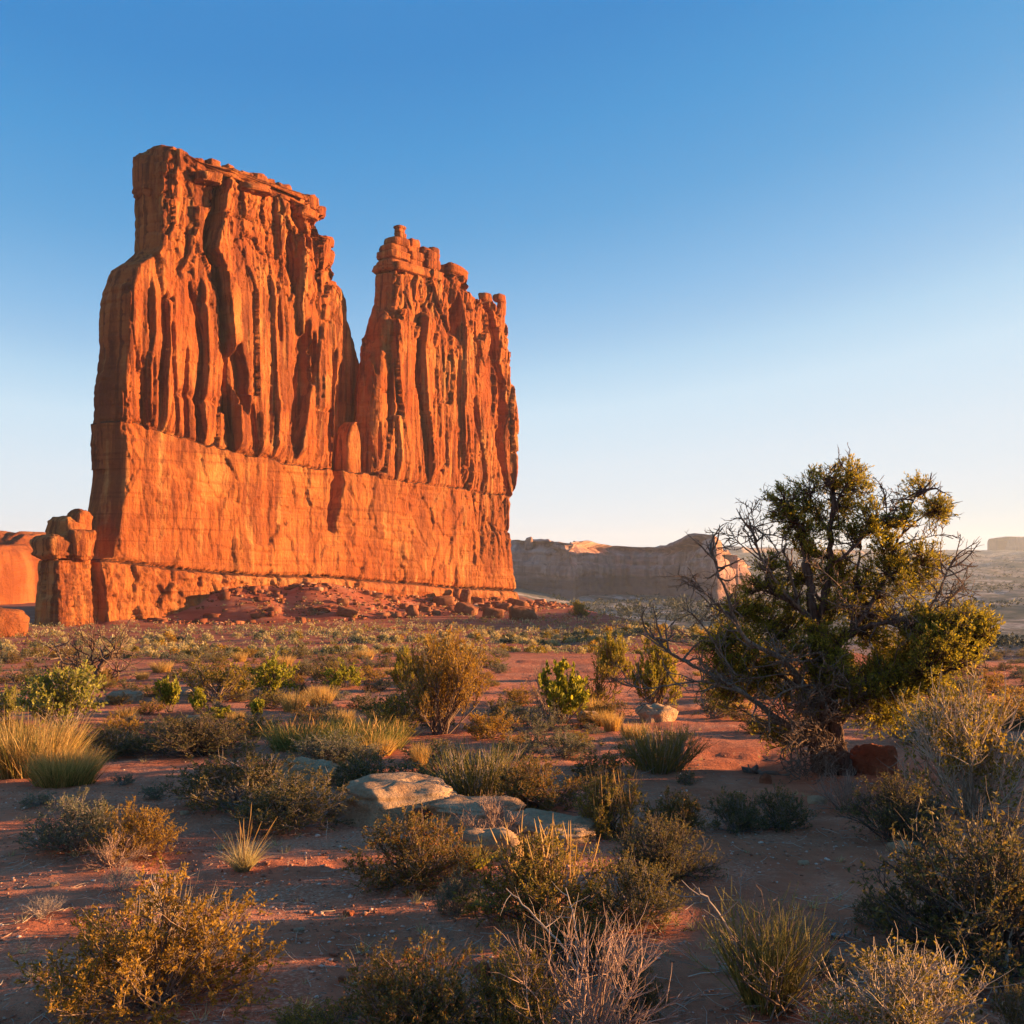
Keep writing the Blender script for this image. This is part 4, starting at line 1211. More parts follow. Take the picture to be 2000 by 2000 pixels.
# recipes: key -> list of (part name, mesh)
def recipe(kind, v):
    if kind in ('leafy', 'stalked', 'sparse', 'bush_green', 'twiggy', 'densereeds', 'greengrass'):
        v = 0
    if kind == 'juniper':
        v = v % 2
    if kind == 'sapling':
        v = v % 3
    if kind in ('dark', 'rust', 'sage', 'gold', 'olive'):          # full detail shrubs of the foreground
        v = v % 3
        s, l = shrub_parts('shrub%d' % v, 'dark', 'grey', seed=1000 + v * 7, n0=54, n1=6, n2=4, nl=16, ll=0.0205, lw=0.0088, lobes=8, bare=0.06, low=0.0)
        return [('stems', s, MS['grey' if kind in ('sage', 'dark') else 'brown']), ('foliage', l, ML[kind])]
    if kind[:2] == 'm_':                                            # the same kinds further off
        k = kind[2:]
        s, l = shrub_parts('mid_shrub%d' % v, 'dark', 'grey', seed=2000 + v * 7, n0=30, n1=4, n2=4, nl=9, ll=0.033, lw=0.014, sr=0.006, lobes=6, low=0.0)
        return [('stems', s, MS['grey' if k in ('sage', 'dark') else 'brown']), ('foliage', l, ML[k])]
    if kind == 'wispy':                                             # tall feathery golden shrub
        s, l = shrub_parts('wispy%d' % v, 'gold', 'brown', seed=3000 + v, n0=46, n1=8, n2=6, nl=9, ll=0.022, lw=0.007, low=0.45, wig=0.12, uplift=0.9, stray=0.1)
        return [('stems', s), ('foliage', l)]
    if kind == 'leafy':                                             # many small oval leaves on upright stems
        s, l = shrub_parts('leafy%d' % v, 'lime', 'grey', seed=3100 + v, n0=40, n1=6, n2=4, nl=4, ll=0.034, lw=0.022, broad=True, low=0.35, uplift=0.8, wig=0.12)
        return [('stems', s), ('foliage', l)]
    if kind == 'sapling':                                           # broad bright leaves
        s, l = shrub_parts('sapling%d' % v, 'green', 'brown', seed=3200 + v, n0=18, n1=6, n2=4, nl=5, ll=0.052, lw=0.040, broad=True, low=0.4, uplift=0.7, sr=0.007)
        return [('stems', s), ('foliage', l)]
    if kind == 'bush_green':
        s, l = shrub_parts('bush_green%d' % v, 'green', 'brown', seed=3250 + v, n0=26, n1=6, n2=4, nl=7, ll=0.036, lw=0.022, broad=True, low=0.2, uplift=0.5)
        return [('stems', s), ('foliage', l)]
    if kind == 'bare':
        pk = v % 2; v = v % 3
        s, _ = shrub_parts('bare%d' % v, None, 'pale', seed=3300 + v, n0=44, n1=5, n2=3, nl=0, sr=0.0048, low=0.25, wig=0.20, stray=0.25)
        return [('stems', s, MS['pink' if pk else 'pale'])]
    if kind == 'thicket':                                           # long dry wands with forks
        s, _ = shrub_parts('thicket%d' % v, None, 'pink', seed=3350 + v, n0=42, n1=4, n2=2, nl=0, sr=0.0046, low=0.30, wig=0.17, uplift=0.5, stray=0.4, lobes=14)
        return [('stems', s)]
    if kind == 'twiggy':                                            # grey woody shrub, few leaves
        v = v % 2
        s, l = shrub_parts('twiggy%d' % v, 'dark', 'dark', seed=3400 + v, n0=84, n1=7, n2=3, nl=8, ll=0.022, lw=0.010, sr=0.0044, bare=0.25, wig=0.18, stray=0.2, low=0.0)
        return [('stems', s), ('foliage', l)]
    if kind == 'sparse':                                            # leafy wands, half bare, golden leaves
        s, l = shrub_parts('sparse%d' % v, 'olive', 'pale', seed=3450 + v, n0=52, n1=6, n2=4, nl=7, ll=0.022, lw=0.012, sr=0.0046, bare=0.35, low=0.3, wig=0.15, uplift=0.6, stray=0.35)
        return [('stems', s), ('foliage', l)]
    if kind == 'grass':
        return [('blades', part_mesh('grass%d' % v, lambda: gen_grass(3500 + v, 1500, 0.30, 0.50, 0.0042, droop=.35), ML['straw'])), ('green_blades', part_mesh('grassg%d' % v, lambda: gen_grass(3550 + v, 500, 0.32, 0.6, 0.0045, droop=.3), ML['blade']))]
    if kind == 'greengrass':
        return [('blades', part_mesh('ggrass%d' % v, lambda: gen_grass(3600 + v, 1100, 0.36, 0.40, 0.0045), ML['blade'])), ('seed_heads', part_mesh('ggrs%d' % v, lambda: gen_stalks(3650 + v, 60, 0.36, 0.35, 0.0034, True, 1.1), ML['straw']))]
    if kind == 'tuft':
        return [('blades', part_mesh('tuft%d' % v, lambda: gen_grass(3700 + v, 260, 0.10, 1.0, 0.006, hv=.5), ML['hay'])), ('stalks', part_mesh('tufts%d' % v, lambda: gen_stalks(3750 + v, 11, 0.10, 0.75, 0.0055, True, 1.75), ML['straw']))]
    if kind == 'spiky':
        return [('blades', part_mesh('spiky%d' % v, lambda: gen_grass(3800 + v, 160, 0.10, 1.3, 0.011, hv=.4, droop=.1), ML['lime']))]
    if kind == 'palegrass':
        return [('blades', part_mesh('pgrass%d' % v, lambda: gen_grass(3850 + v, 420, 0.22, 0.45, 0.007), ML['straw']))]
    if kind == 'reeds':
        s, _ = shrub_parts('reedbase%d' % v, None, 'brown', seed=3900 + v, n0=26, n1=4, n2=2, nl=0, sr=0.005, low=0.45)
        return [('stems', s), ('green_stems', part_mesh('reeds%d' % v, lambda: gen_reeds(3950 + v), ML['reed']))]
    if kind == 'densereeds':
        return [('green_stems', part_mesh('dreeds%d' % v, lambda: gen_reeds(3970 + v, 340, 0.26, 1.25, 0.0030), ML['reed'])), ('dry_stems', part_mesh('dreedd%d' % v, lambda: gen_reeds(3990 + v, 110, 0.26, 1.2, 0.0030, 2), MS['pale']))]
    if kind == 'stalked':                                           # shrub overtopped by dry wands
        s, l = shrub_parts('stalked%d' % v, 'olive', 'brown', seed=4000 + v, n0=46, n1=6, n2=4, nl=10, ll=0.024, lw=0.0105, lobes=6)
        return [('stems', s), ('foliage', l), ('dry_stalks', part_mesh('stalkd%d' % v, lambda: gen_stalks(4050 + v, 60, 0.30, 0.4, 0.0042, True, 1.22), ML['straw']))]
    if kind == 'juniper':                                           # small juniper: dense upright sprays
        s, l = shrub_parts('smalljuniper%d' % v, 'juni', 'brown', seed=4100 + v, n0=34, n1=7, n2=5, nl=10, ll=0.036, lw=0.013, low=0.25, uplift=0.8, sr=0.006)
        return [('stems', s), ('foliage', l)]
    raise KeyError(kind)

NAMES = dict(grass='grass_tussock', greengrass='grass_tussock', tuft='grass_tuft', spiky='grass_tuft', palegrass='grass_tuft', reeds='joint_shrub', densereeds='joint_shrub', bare='bare_shrub',
             thicket='bare_shrub', leafy='leafy_shrub', sapling='leafy_sapling', bush_green='leafy_shrub', juniper='young_juniper')
CATS = dict(grass_tussock='grass', grass_tuft='grass', joint_shrub='shrub', bare_shrub='shrub', leafy_shrub='shrub', leafy_sapling='sapling', young_juniper='juniper', desert_shrub='shrub')
def plant(kind, v, cx, base, w, h, label, rz=None, group=None, loc=None, simple=False):
    if loc is None:
        X, Y, Z = at(cx, base)
    else:
        X, Y, Z = loc
    k = Y / F_PX
    W = w * k * 1.28; Hh = h * k * 1.03
    if rz is None:
        rz = (cx * 0.37 + base * 0.11) % 6.28
    nm = NAMES.get(kind, 'desert_shrub')
    o = thing(nm, label, CATS[nm], (X, Y, Z - 0.02 * Hh), rz, group, (W, W, Hh / H0))
    for pt in recipe(kind, v):
        if pt[1] is not None:
            add_obj(pt[0], pt[1], pt[2] if len(pt) > 2 else None, o)
    return o

# ------------------------------------------------------------------ plants one can tell apart, from the lens outwards
PL = [
 # kind, variant, x, base y, width, height (photograph pixels), label
 ('gold', 0, 295, 1968, 350, 232, 'large golden topped shrub alone on the soil in the lower left corner'),
 ('bare', 2, 330, 1925, 170, 205, 'pale bare twigs rising through the large lower left shrub'),
 ('rust', 1, 800, 2045, 285, 215, 'shrub dotted with rusty orange buds at the bottom edge left of centre'),
 ('olive', 2, 1003, 2050, 160, 185, 'narrow olive shrub pressed against the rusty budded one at the bottom edge'),
 ('thicket', 0, 1150, 2050, 320, 225, 'dry thicket of long pale forked wands at the bottom centre'),
 ('reeds', 0, 1500, 1968, 300, 205, 'jointed green stemmed shrub with a dead stick right of the dry thicket'),
 ('sparse', 0, 1765, 2060, 340, 180, 'half bare shrub with golden leaves at the bottom right edge'),
 ('twiggy', 0, 1935, 1868, 400, 270, 'huge dark woody shrub of grey branches at the right edge'),
 ('dark', 3, 1713, 1806, 78, 66, 'tiny dark green bush on bare soil left of the huge woody shrub'),
 ('rust', 4, 1105, 1895, 190, 130, 'round olive bush behind the dry thicket of wands'),
 ('stalked', 0, 1055, 1802, 250, 168, 'broad shrub bristling with dry stalks in the centre foreground'),
 ('dark', 5, 1240, 1815, 155, 132, 'dark green bush joined to the right side of the bristling shrub'),
 ('sage', 0, 892, 1785, 78, 80, 'small grey green bush with a bare foot left of the bristling shrub'),
 ('rust', 6, 818, 1722, 205, 132, 'dark green bush with orange tips standing before the flat slab'),
 ('spiky', 0, 928, 1698, 85, 66, 'spiky yellow green tuft beside the pale rounded stone'),
 ('bare', 1, 968, 1640, 155, 90, 'rosy bare shrub growing over the flat pale slabs'),
 ('twiggy', 1, 1290, 1714, 170, 108, 'grey twiggy bush right of the pale slabs'),
 ('stalked', 1, 1188, 1628, 125, 118, 'tall bush with a golden top left of the row of round bushes'),
 ('rust', 7, 1320, 1628, 115, 92, 'round green bush with a golden crown, first of the three in a row'),
 ('dark', 8, 1437, 1622, 98, 76, 'middle one of the three round bushes in a row'),
 ('dark', 9, 1527, 1618, 96, 78, 'right one of the three round bushes in a row'),
 ('bare', 3, 1650, 1582, 100, 88, 'tangled leafless shrub in front of the red rock'),
 ('twiggy', 2, 1757, 1642, 165, 122, 'dark grey woody bush below the tall twiggy shrub at the right'),
 ('sparse', 1, 1895, 1590, 260, 235, 'tall twiggy shrub with yellow green leaves right of the juniper'),
 ('densereeds', 0, 925, 1562, 150, 118, 'upright jointed bush left half of the big pair in the centre'),
 ('rust', 10, 1052, 1582, 172, 106, 'russet tipped bush right half of the big pair in the centre'),
 ('dark', 11, 566, 1614, 218, 98, 'wide dark bush in front of the pale rounded rock'),
 ('dark', 12, 462, 1572, 205, 112, 'wide dark bush with russet top left of the pale rounded rock'),
 ('sage', 1, 640, 1500, 160, 72, 'low grey bush behind the pale rounded rock'),
 ('dark', 13, 725, 1545, 152, 82, 'dark bush between the pale rounded rock and the flat slab'),
 ('greengrass', 0, 610, 1462, 165, 66, 'green grass clump left half of the long grassy bank'),
 ('greengrass', 1, 715, 1464, 150, 60, 'green grass clump right half of the long grassy bank'),
 ('twiggy', 3, 385, 1476, 190, 74, 'long low bush of dark grey twigs left of the grassy bank'),
 ('dark', 14, 208, 1480, 128, 58, 'low dark bush right of the tall straw grass'),
 ('grass', 0, 55, 1512, 190, 128, 'tall golden straw grass clump at the left edge'),
 ('grass', 1, 128, 1532, 130, 82, 'lower orange grass clump leaning out of the tall straw grass'),
 ('sage', 2, 150, 1655, 158, 98, 'grey green bush with soft leaves at the left'),
 ('gold', 2, 265, 1673, 128, 98, 'round golden bush touching the grey green one at the left'),
 ('bare', 5, 218, 1694, 110, 66, 'small dry twig tangle at the foot of the round golden bush'),
 ('bare', 0, 83, 1792, 72, 40, 'tiny dead twig bush lying on the soil at the left'),
 ('bare', 4, 232, 1738, 76, 50, 'small dead twig bush above the large lower left shrub'),
 ('tuft', 0, 475, 1698, 95, 84, 'lone pale grass tuft with tall dry stalks on the bare soil'),
 ('leafy', 0, 125, 1422, 165, 122, 'large yellow green leafy shrub left of the grey stones'),
 ('m_gold', 0, 240, 1434, 78, 48, 'low yellow bush at the foot of the large leafy shrub'),
 ('sapling', 0, 330, 1390, 60, 72, 'narrow bright green sapling near the grey stones'),
 ('m_olive', 1, 425, 1370, 138, 94, 'olive gold bush behind the left saplings'),
 ('bush_green', 0, 530, 1360, 88, 82, 'bright green pointed bush right of the olive gold bush'),
 ('bush_green', 1, 676, 1344, 66, 50, 'small round vivid green bush alone in the middle distance'),
 ('sapling', 1, 388, 1395, 34, 46, 'short green sapling right of the narrow bright sapling'),
 ('sapling', 2, 428, 1412, 58, 28, 'low green sapling beside the small white stone'),
 ('sapling', 3, 502, 1402, 40, 40, 'small vivid sapling right of the low green one'),
 ('wispy', 0, 862, 1434, 165, 188, 'tall feathery golden shrub in front of the orange butte'),
 ('m_olive', 2, 775, 1442, 118, 96, 'thin olive bush at the left foot of the feathery golden shrub'),
 ('juniper', 0, 788, 1348, 52, 78, 'dark green juniper bush behind the feathery golden shrub'),
 ('m_gold', 1, 955, 1442, 90, 60, 'golden bush at the right foot of the feathery golden shrub'),
 ('sapling', 4, 1098, 1412, 92, 112, 'tall bright green broadleaf sapling right of the feathery golden shrub'),
 ('bare', 7, 1062, 1392, 70, 95, 'bare grey bush leaning over the tall green sapling'),
 ('juniper', 1, 1200, 1332, 68, 84, 'dark young juniper on the rise left of the big juniper'),
 ('m_olive', 3, 1160, 1386, 98, 92, 'olive twiggy bush below the dark young juniper'),
 ('juniper', 2, 1282, 1382, 88, 132, 'golden green young juniper touching the big juniper on its left'),
 ('m_dark', 0, 985, 1396, 48, 32, 'small dark bush right of the feathery golden shrub'),
 ('m_gold', 2, 1015, 1377, 78, 38, 'low golden bush beside the tall green sapling'),
 ('densereeds', 1, 1288, 1500, 128, 96, 'round green jointed bush left of the big juniper'),
 ('m_rust', 0, 1170, 1524, 108, 68, 'russet tipped bush left of the round jointed bush'),
 ('m_sage', 0, 1010, 1480, 92, 46, 'low grey green bush left of the russet tipped one'),
 ('m_dark', 1, 855, 1482, 112, 46, 'low dark bush below the feathery golden shrub'),
 ('m_sage', 1, 1100, 1478, 88, 56, 'grey green bush below the tall green sapling'),
 ('palegrass', 0, 1195, 1428, 50, 44, 'pale straw tuft between the sapling and the grey boulder'),
 ('m_dark', 2, 707, 1382, 56, 30, 'small dark round bush below the vivid green one'),
 ('m_sage', 2, 640, 1400, 60, 28, 'small grey bush left of the thin olive bush'),
 ('palegrass', 1, 820, 1496, 44, 56, 'slender pale grass tuft below the low dark bush'),
 ('m_dark', 3, 830, 1516, 46, 24, 'tiny dark cushion bush beside the slender grass tuft'),
 ('m_gold', 3, 1968, 1412, 120, 62, 'golden scrub bush at the right edge behind the tall twiggy shrub'),
 ('m_olive', 0, 1880, 1398, 110, 58, 'olive bush behind the tall twiggy shrub right of the juniper'),
 ('m_dark', 0, 1340, 1530, 40, 30, 'little dark bush behind the row of round bushes'),
 ('m_dark', 1, 40, 1345, 80, 42, 'dark bush at the left edge behind the leafy shrub'),
 ('leafy', 1, 12, 1412, 60, 70, 'leafy shrub half cut by the left edge of the picture'),
 ('m_sage', 3, 300, 1442, 90, 34, 'grey green bush behind the long low grey twigs'),
 ('m_dark', 2, 500, 1432, 100, 40, 'dark bush behind the grassy bank'),
 ('m_gold', 0, 470, 1440, 80, 36, 'yellow brown bush left of the dark bush behind the grassy bank'),
 ('m_sage', 0, 70, 1575, 60, 26, 'small grey green sprig below the tall straw grass'),
 ('m_sage', 1, 240, 1535, 44, 24, 'small pale sprig on bare soil left of centre'),
 ('m_sage', 2, 300, 1562, 54, 28, 'small blue grey sprig on bare soil below the other sprig'),
 ('dark', 5, 1245, 1990, 90, 110, 'dark green bush hidden behind the dry wands at the bottom'),
 ('dark', 3, 1625, 1905, 60, 40, 'low dark bush right of the jointed green shrub'),
 ('olive', 1, 610, 2052, 190, 100, 'low leafy bush cut by the bottom edge left of the rusty budded shrub'),
 ('dark', 8, 1990, 2040, 90, 110, 'dark bush in the lower right corner'),
]
for a in PL:
    plant(*a)

# dead sticks in the jointed shrub and on the soil
def stick(pts, r, label, mat=None, seed=1):
    """a bent dead stick through photograph points with depth offsets (px, py, dy from the first ground point)"""
    X0, Y0, Z0 = at(pts[0][0], pts[0][1])
    P = []
    for px, py, dy in pts:
        rx, rz = ray(px, py); y = Y0 + dy
        P.append((rx * y, y, CAM[2] + rz * y))
    P = np.array(P)
    s = np.linspace(0, len(P) - 1, 14)
    Q = np.stack([np.interp(s, np.arange(len(P)), P[:, i]) for i in range(3)], -1)[None]
    rng = np.random.default_rng(seed)
    Q = Q + rng.normal(size=Q.shape) * r * 0.5
    base = Q[0, 0].copy()
    Q = Q - base
    rad = np.linspace(1, 0.35, 14)[None] * r
    p, t, _ = along(rng, Q, 9, 0.25, 0.95)
    tw = grow(rng, p, nrm(t + rng.normal(size=p.shape) * 0.8), np.linalg.norm(Q[0, -1]) * (0.10 + 0.15 * rng.random(len(p))), 4, 0.2, 0.15)
    V, F = join(tubes(Q, rad, 6), tubes(tw, np.repeat(np.linspace(.35, .12, 4)[None] * r, len(tw), 0), 4))
    o = add_obj('dead_stick', mesh_from('dead_stick', V, F, smooth=True), mat or MS['grey'], loc=tuple(base))
    return tag(o, label, 'stick')
stick([(1500, 1960, 0), (1440, 1850, -0.05), (1395, 1775, -0.08), (1368, 1735, -0.1)], 0.011, 'thick grey dead stick leaning left out of the jointed green shrub', seed=3)
stick([(1455, 1930, 0.2), (1452, 1830, 0.2), (1448, 1760, 0.2), (1443, 1715, 0.2)], 0.007, 'thin upright dead stick in the jointed green shrub', seed=4)
stick([(1625, 1829, 0), (1662, 1823, 0.02)], 0.016, 'short grey stick lying on bare soil right of the jointed shrub', seed=5)
stick([(1452, 1508, 0), (1480, 1510, 0.0), (1545, 1518, -0.1)], 0.05, 'dead log lying on the soil left of the juniper foot', MS['brown'], seed=6)
stick([(1965, 1900, 0), (1972, 1830, 0.05), (1985, 1780, 0.1)], 0.010, 'pale forked root standing at the right edge before the woody shrub', MS['pale'], seed=7)
stick([(1175, 1995, 0), (1100, 1850, 0.1), (1035, 1780, 0.15), (990, 1735, 0.2)], 0.006, 'long pale wand leaning left above the dry thicket', MS['pale'], seed=8)
stick([(1130, 1990, 0), (1128, 1880, 0.1), (1122, 1790, 0.1), (1105, 1735, 0.15)], 0.006, 'long pale wand standing upright above the dry thicket', MS['pale'], seed=9)

# ------------------------------------------------------------------ stones
PALE = mat_rock('pale_weathered_sandstone', (0.42, 0.215, 0.105), (0.60, 0.37, 0.21), (0.74, 0.52, 0.33), 2.2)
REDR = mat_rock('red_stone', (0.29, 0.080, 0.036), (0.40, 0.125, 0.060), (0.48, 0.19, 0.10), 2.5)
GREYR = mat_rock('grey_stone', (0.36, 0.205, 0.115), (0.50, 0.32, 0.195), (0.64, 0.45, 0.29), 2.2)
RK = [
 (605, 1530, 116, 52, PALE, .62, .14, 'pale rounded rock between the dark bushes left of centre'),
 (765, 1606, 215, 82, PALE, .5, .12, 'broad flat topped slab with a red shaded flank in the centre'),
 (825, 1608, 62, 34, REDR, .6, .14, 'small reddish rock at the right foot of the flat topped slab'),
 (925, 1612, 175, 50, PALE, .5, .12, 'low pale slab under the rosy bare shrub'),
 (1078, 1640, 165, 40, PALE, .5, .12, 'thin pale slab right of the rosy bare shrub'),
 (955, 1692, 125, 74, PALE, .7, .10, 'smooth pale stone beside the spiky tuft'),
 (1285, 1412, 74, 36, PALE, .65, .14, 'pale rounded boulder left of the big juniper'),
 (1152, 1408, 42, 22, GREYR, .6, .14, 'small grey stone right of the tall green sapling'),
 (1715, 1512, 95, 66, REDR, .55, .12, 'red rock block behind the foot of the juniper'),
 (1497, 1529, 24, 22, REDR, .75, .10, 'small round red stone before the dead log'),
 (235, 1370, 64, 22, GREYR, .5, .14, 'flat grey stone right of the large leafy shrub'),
 (360, 1360, 24, 13, GREYR, .6, .14, 'tiny grey stone behind the narrow bright sapling'),
 (372, 1412, 37, 17, PALE, .6, .14, 'small white stone in front of the low saplings'),
 (1598, 1568, 34, 14, PALE, .6, .14, 'flat pale stone right of the row of round bushes'),
 (1995, 1474, 56, 34, GREYR, .55, .14, 'grey rock at the right edge behind the tall twiggy shrub'),
 (105, 1730, 16, 9, PALE, .6, .14, 'white pebble on the soil at the left'),
 (360, 1592, 18, 8, PALE, .6, .14, 'small flat pale stone on the bare soil by the dark bush'),
 (1572, 1690, 22, 7, PALE, .6, .14, 'flat chip of pale stone on the bare soil at right of centre'),
 (680, 1788, 20, 11, REDR, .6, .14, 'small dark stone on the gravel left of centre'),
 (668, 1912, 16, 10, REDR, .6, .14, 'round pebble on the gravel above the rusty budded shrub'),
 (585, 1820, 24, 9, GREYR, .6, .14, 'flat grey chip among the gravel'),
 (1770, 1668, 60, 20, PALE, .5, .14, 'pale broken stone by the roots of the dark grey bush'),
 (1420, 1905, 26, 12, GREYR, .6, .14, 'grey stone behind the dry thicket at the bottom'),
 (942, 1905, 34, 30, REDR, .7, .12, 'round red stone between the two bushes at the bottom centre'),
 (1165, 1902, 60, 34, REDR, .6, .12, 'dark red stone under the dry thicket'),
]
for i, (px, py, w, h, m, bx, rg, lb) in enumerate(RK):
    X, Y, Z = at(px, py); k = Y / F_PX
    # the top of a low stone is seen from above: allow for its depth when sizing the height
    me = boulder_mesh('stone', w * k / 2, w * k * (0.38 if w > 60 else 0.45), h * k * 0.62, 700 + i, n=30 if w > 60 else 14, rough=rg * 1.5, boxy=bx, layer=0.05 if w > 60 else 0.0)
    o = add_obj('stone' if w < 60 else 'boulder', me, m, loc=(X, Y + w * k * 0.3, Z + h * k * 0.16))
    o.rotation_euler = (0, 0.05 * math.sin(i * 2.1), 0.5 * math.sin(i * 1.3))
    tag(o, lb, 'stone' if w < 60 else 'rock')

# ------------------------------------------------------------------ the big juniper
def mat_bark():
    t = NT('juniper_bark')
    n = t.noise(t.pos((26, 26, 3.0)), 1.0, 6, 0.65, 0.8)
    c = t.ramp(n, [(0.32, (0.048, 0.028, 0.021)), (0.5, (0.125, 0.070, 0.050)), (0.68, (0.235, 0.145, 0.105))])
    return t.finish(c, 0.9, n, 0.03, 1.0, 0.1)
BARK = mat_bark()
def mat_deadwood():
    t = NT('silvered_deadwood')
    n = t.noise(t.pos((40, 40, 12)), 1.0, 5, 0.65, 0.5)
    c = t.ramp(n, [(0.3, (0.085, 0.050, 0.034)), (0.5, (0.185, 0.118, 0.082)), (0.7, (0.31, 0.215, 0.155))])
    return t.finish(c, 0.9, n, 0.01, 1.0, 0.1)
DEAD = mat_deadwood()

def build_juniper():
    X0, Y0, Z0 = at(1606, 1510)
    rng = np.random.default_rng(77)
    def P(cx, cy, dy):
        rx, rz = ray(1250 + cx / 2.576, 880 + cy / 2.576)
        y = Y0 + dy
        return np.array([rx * y - X0, y - Y0, CAM[2] + rz * y - Z0])
    root = thing('juniper_tree', 'big gnarled juniper with dead branches and green gold crown clumps', 'juniper', (X0, Y0, Z0))
    def smooth(pts, n):
        p = np.array([P(*q) for q in pts])
        s = np.linspace(0, len(p) - 1, n)
        # Catmull-Rom through the traced points
        i = np.clip(np.floor(s).astype(int), 0, len(p) - 2); f = (s - i)[:, None]
        g = lambda k: p[np.clip(k, 0, len(p) - 1)]
        a, b, c, d = g(i - 1), g(i), g(i + 1), g(i + 2)
        return 0.5 * (2 * b + (c - a) * f + (2 * a - 5 * b + 4 * c - d) * f ** 2 + (3 * b - a - 3 * c + d) * f ** 3)
    twig_sets = []
    def limb(pts, r0, r1, name, mat, n=24, sides=6, gn=0.35, twigs=0, twl=0.45, sub=True):
        r0 *= 0.60; r1 *= 0.75
        L = smooth(pts, n)
        L = L + rng.normal(size=L.shape) * r0 * 0.18
        r = np.linspace(r0, r1, n) * (1 + gn * 0.5 * rng.normal(size=n).clip(-1, 1) * 0.5)
        V, Q = tubes(L[None], r[None], sides)
        # fluted, twisted bark
        ang = np.tile(np.arange(sides) / sides * 2 * np.pi, n); ring = np.repeat(np.arange(n), sides)
        cen = L[ring]
        k = 1 + gn * 0.35 * np.sin(3 * ang + ring * 0.35) * np.where(r[ring] > 0.02, 1, 0.3)
        V = cen + (V - cen) * k[:, None]
        parts = [(V, Q)]
        if twigs:
            p, t, s = along(rng, L[None], twigs, 0.18, 1.0)
            d = nrm(t * 0.55 + rng.normal(size=p.shape) * [0.8, 0.8, 0.65] + [0, 0, 0.15])
            T1 = grow(rng, p, d, twl * (0.4 + 0.8 * rng.random(len(p))), 7, 0.25, 0.22)
            p2, t2, s2 = along(rng, T1, 4, 0.25, 1.0)
            T2 = grow(rng, p2, nrm(t2 * 0.7 + rng.normal(size=p2.shape) * 0.6), twl * 0.38 * (0.4 + 0.8 * rng.random(len(p2))), 5, 0.2, 0.2)
            p3, t3, s3 = along(rng, T2, 1, 0.3, 1.0)
            T3 = grow(rng, p3, nrm(t3 * 0.7 + rng.normal(size=p3.shape) * 0.6), twl * 0.16 * (0.4 + 0.8 * rng.random(len(p3))), 4, 0.2, 0.2)
            tp = lambda n_, k_, a, b: np.repeat(np.linspace(a, b, k_)[None], n_, 0)
            parts += [tubes(T1, tp(len(T1), 7, min(r0 * 0.42, 0.014), 0.004), 5), tubes(T2, tp(len(T2), 5, 0.0045, 0.0022), 3), tubes(T3, tp(len(T3), 4, 0.0026, 0.0013), 3)]
        V, Q = join(*parts)
        add_obj(name, mesh_from(name, V, Q, smooth=True), mat, root)
        return L
    SK = []
    # trunk: several stems twisted together
    trunks = [([(960, 1640, 0), (930, 1480, -.05), (915, 1300, 0), (905, 1120, .02), (880, 900, .0), (860, 760, .0), (850, 640, .02), (830, 520, .05)], .088, .032),
              ([(1000, 1650, .1), (985, 1450, .1), (960, 1250, .05), (940, 1080, .05), (925, 900, .05), (930, 740, .05), (950, 560, .05), (960, 380, .05), (975, 230, .05)], .075, .020),
              ([(890, 1640, .1), (880, 1480, .15), (875, 1300, .15), (900, 1100, .15)], .066, .04),
              ([(1040, 1640, -.05), (1010, 1500, -.1), (990, 1380, -.1), (975, 1180, -.1), (985, 1000, -.08), (1060, 920, -.1)], .07, .04)]
    V = []
    for pts, a, b in trunks:
        L = smooth(pts, 40); SK.append(L)
        L = L + rng.normal(size=L.shape) * 0.008
        r = np.linspace(a, b, 40) * (1 + 0.12 * rng.normal(size=40).clip(-1, 1))
        r[:5] *= np.linspace(1.5, 1.05, 5)
        v, q = tubes(L[None], r[None], 14)
        ang = np.tile(np.arange(14) / 14 * 2 * np.pi, 40); ring = np.repeat(np.arange(40), 14)
        cen = L[ring]
        k = 1 + 0.16 * np.sin(3 * ang + ring * 0.22) + 0.08 * np.sin(7 * ang - ring * 0.3)
        V.append((cen + (v - cen) * k[:, None], q))
    v, q = join(*V)
    add_obj('trunk', mesh_from('trunk', v, q, smooth=True), BARK, root)
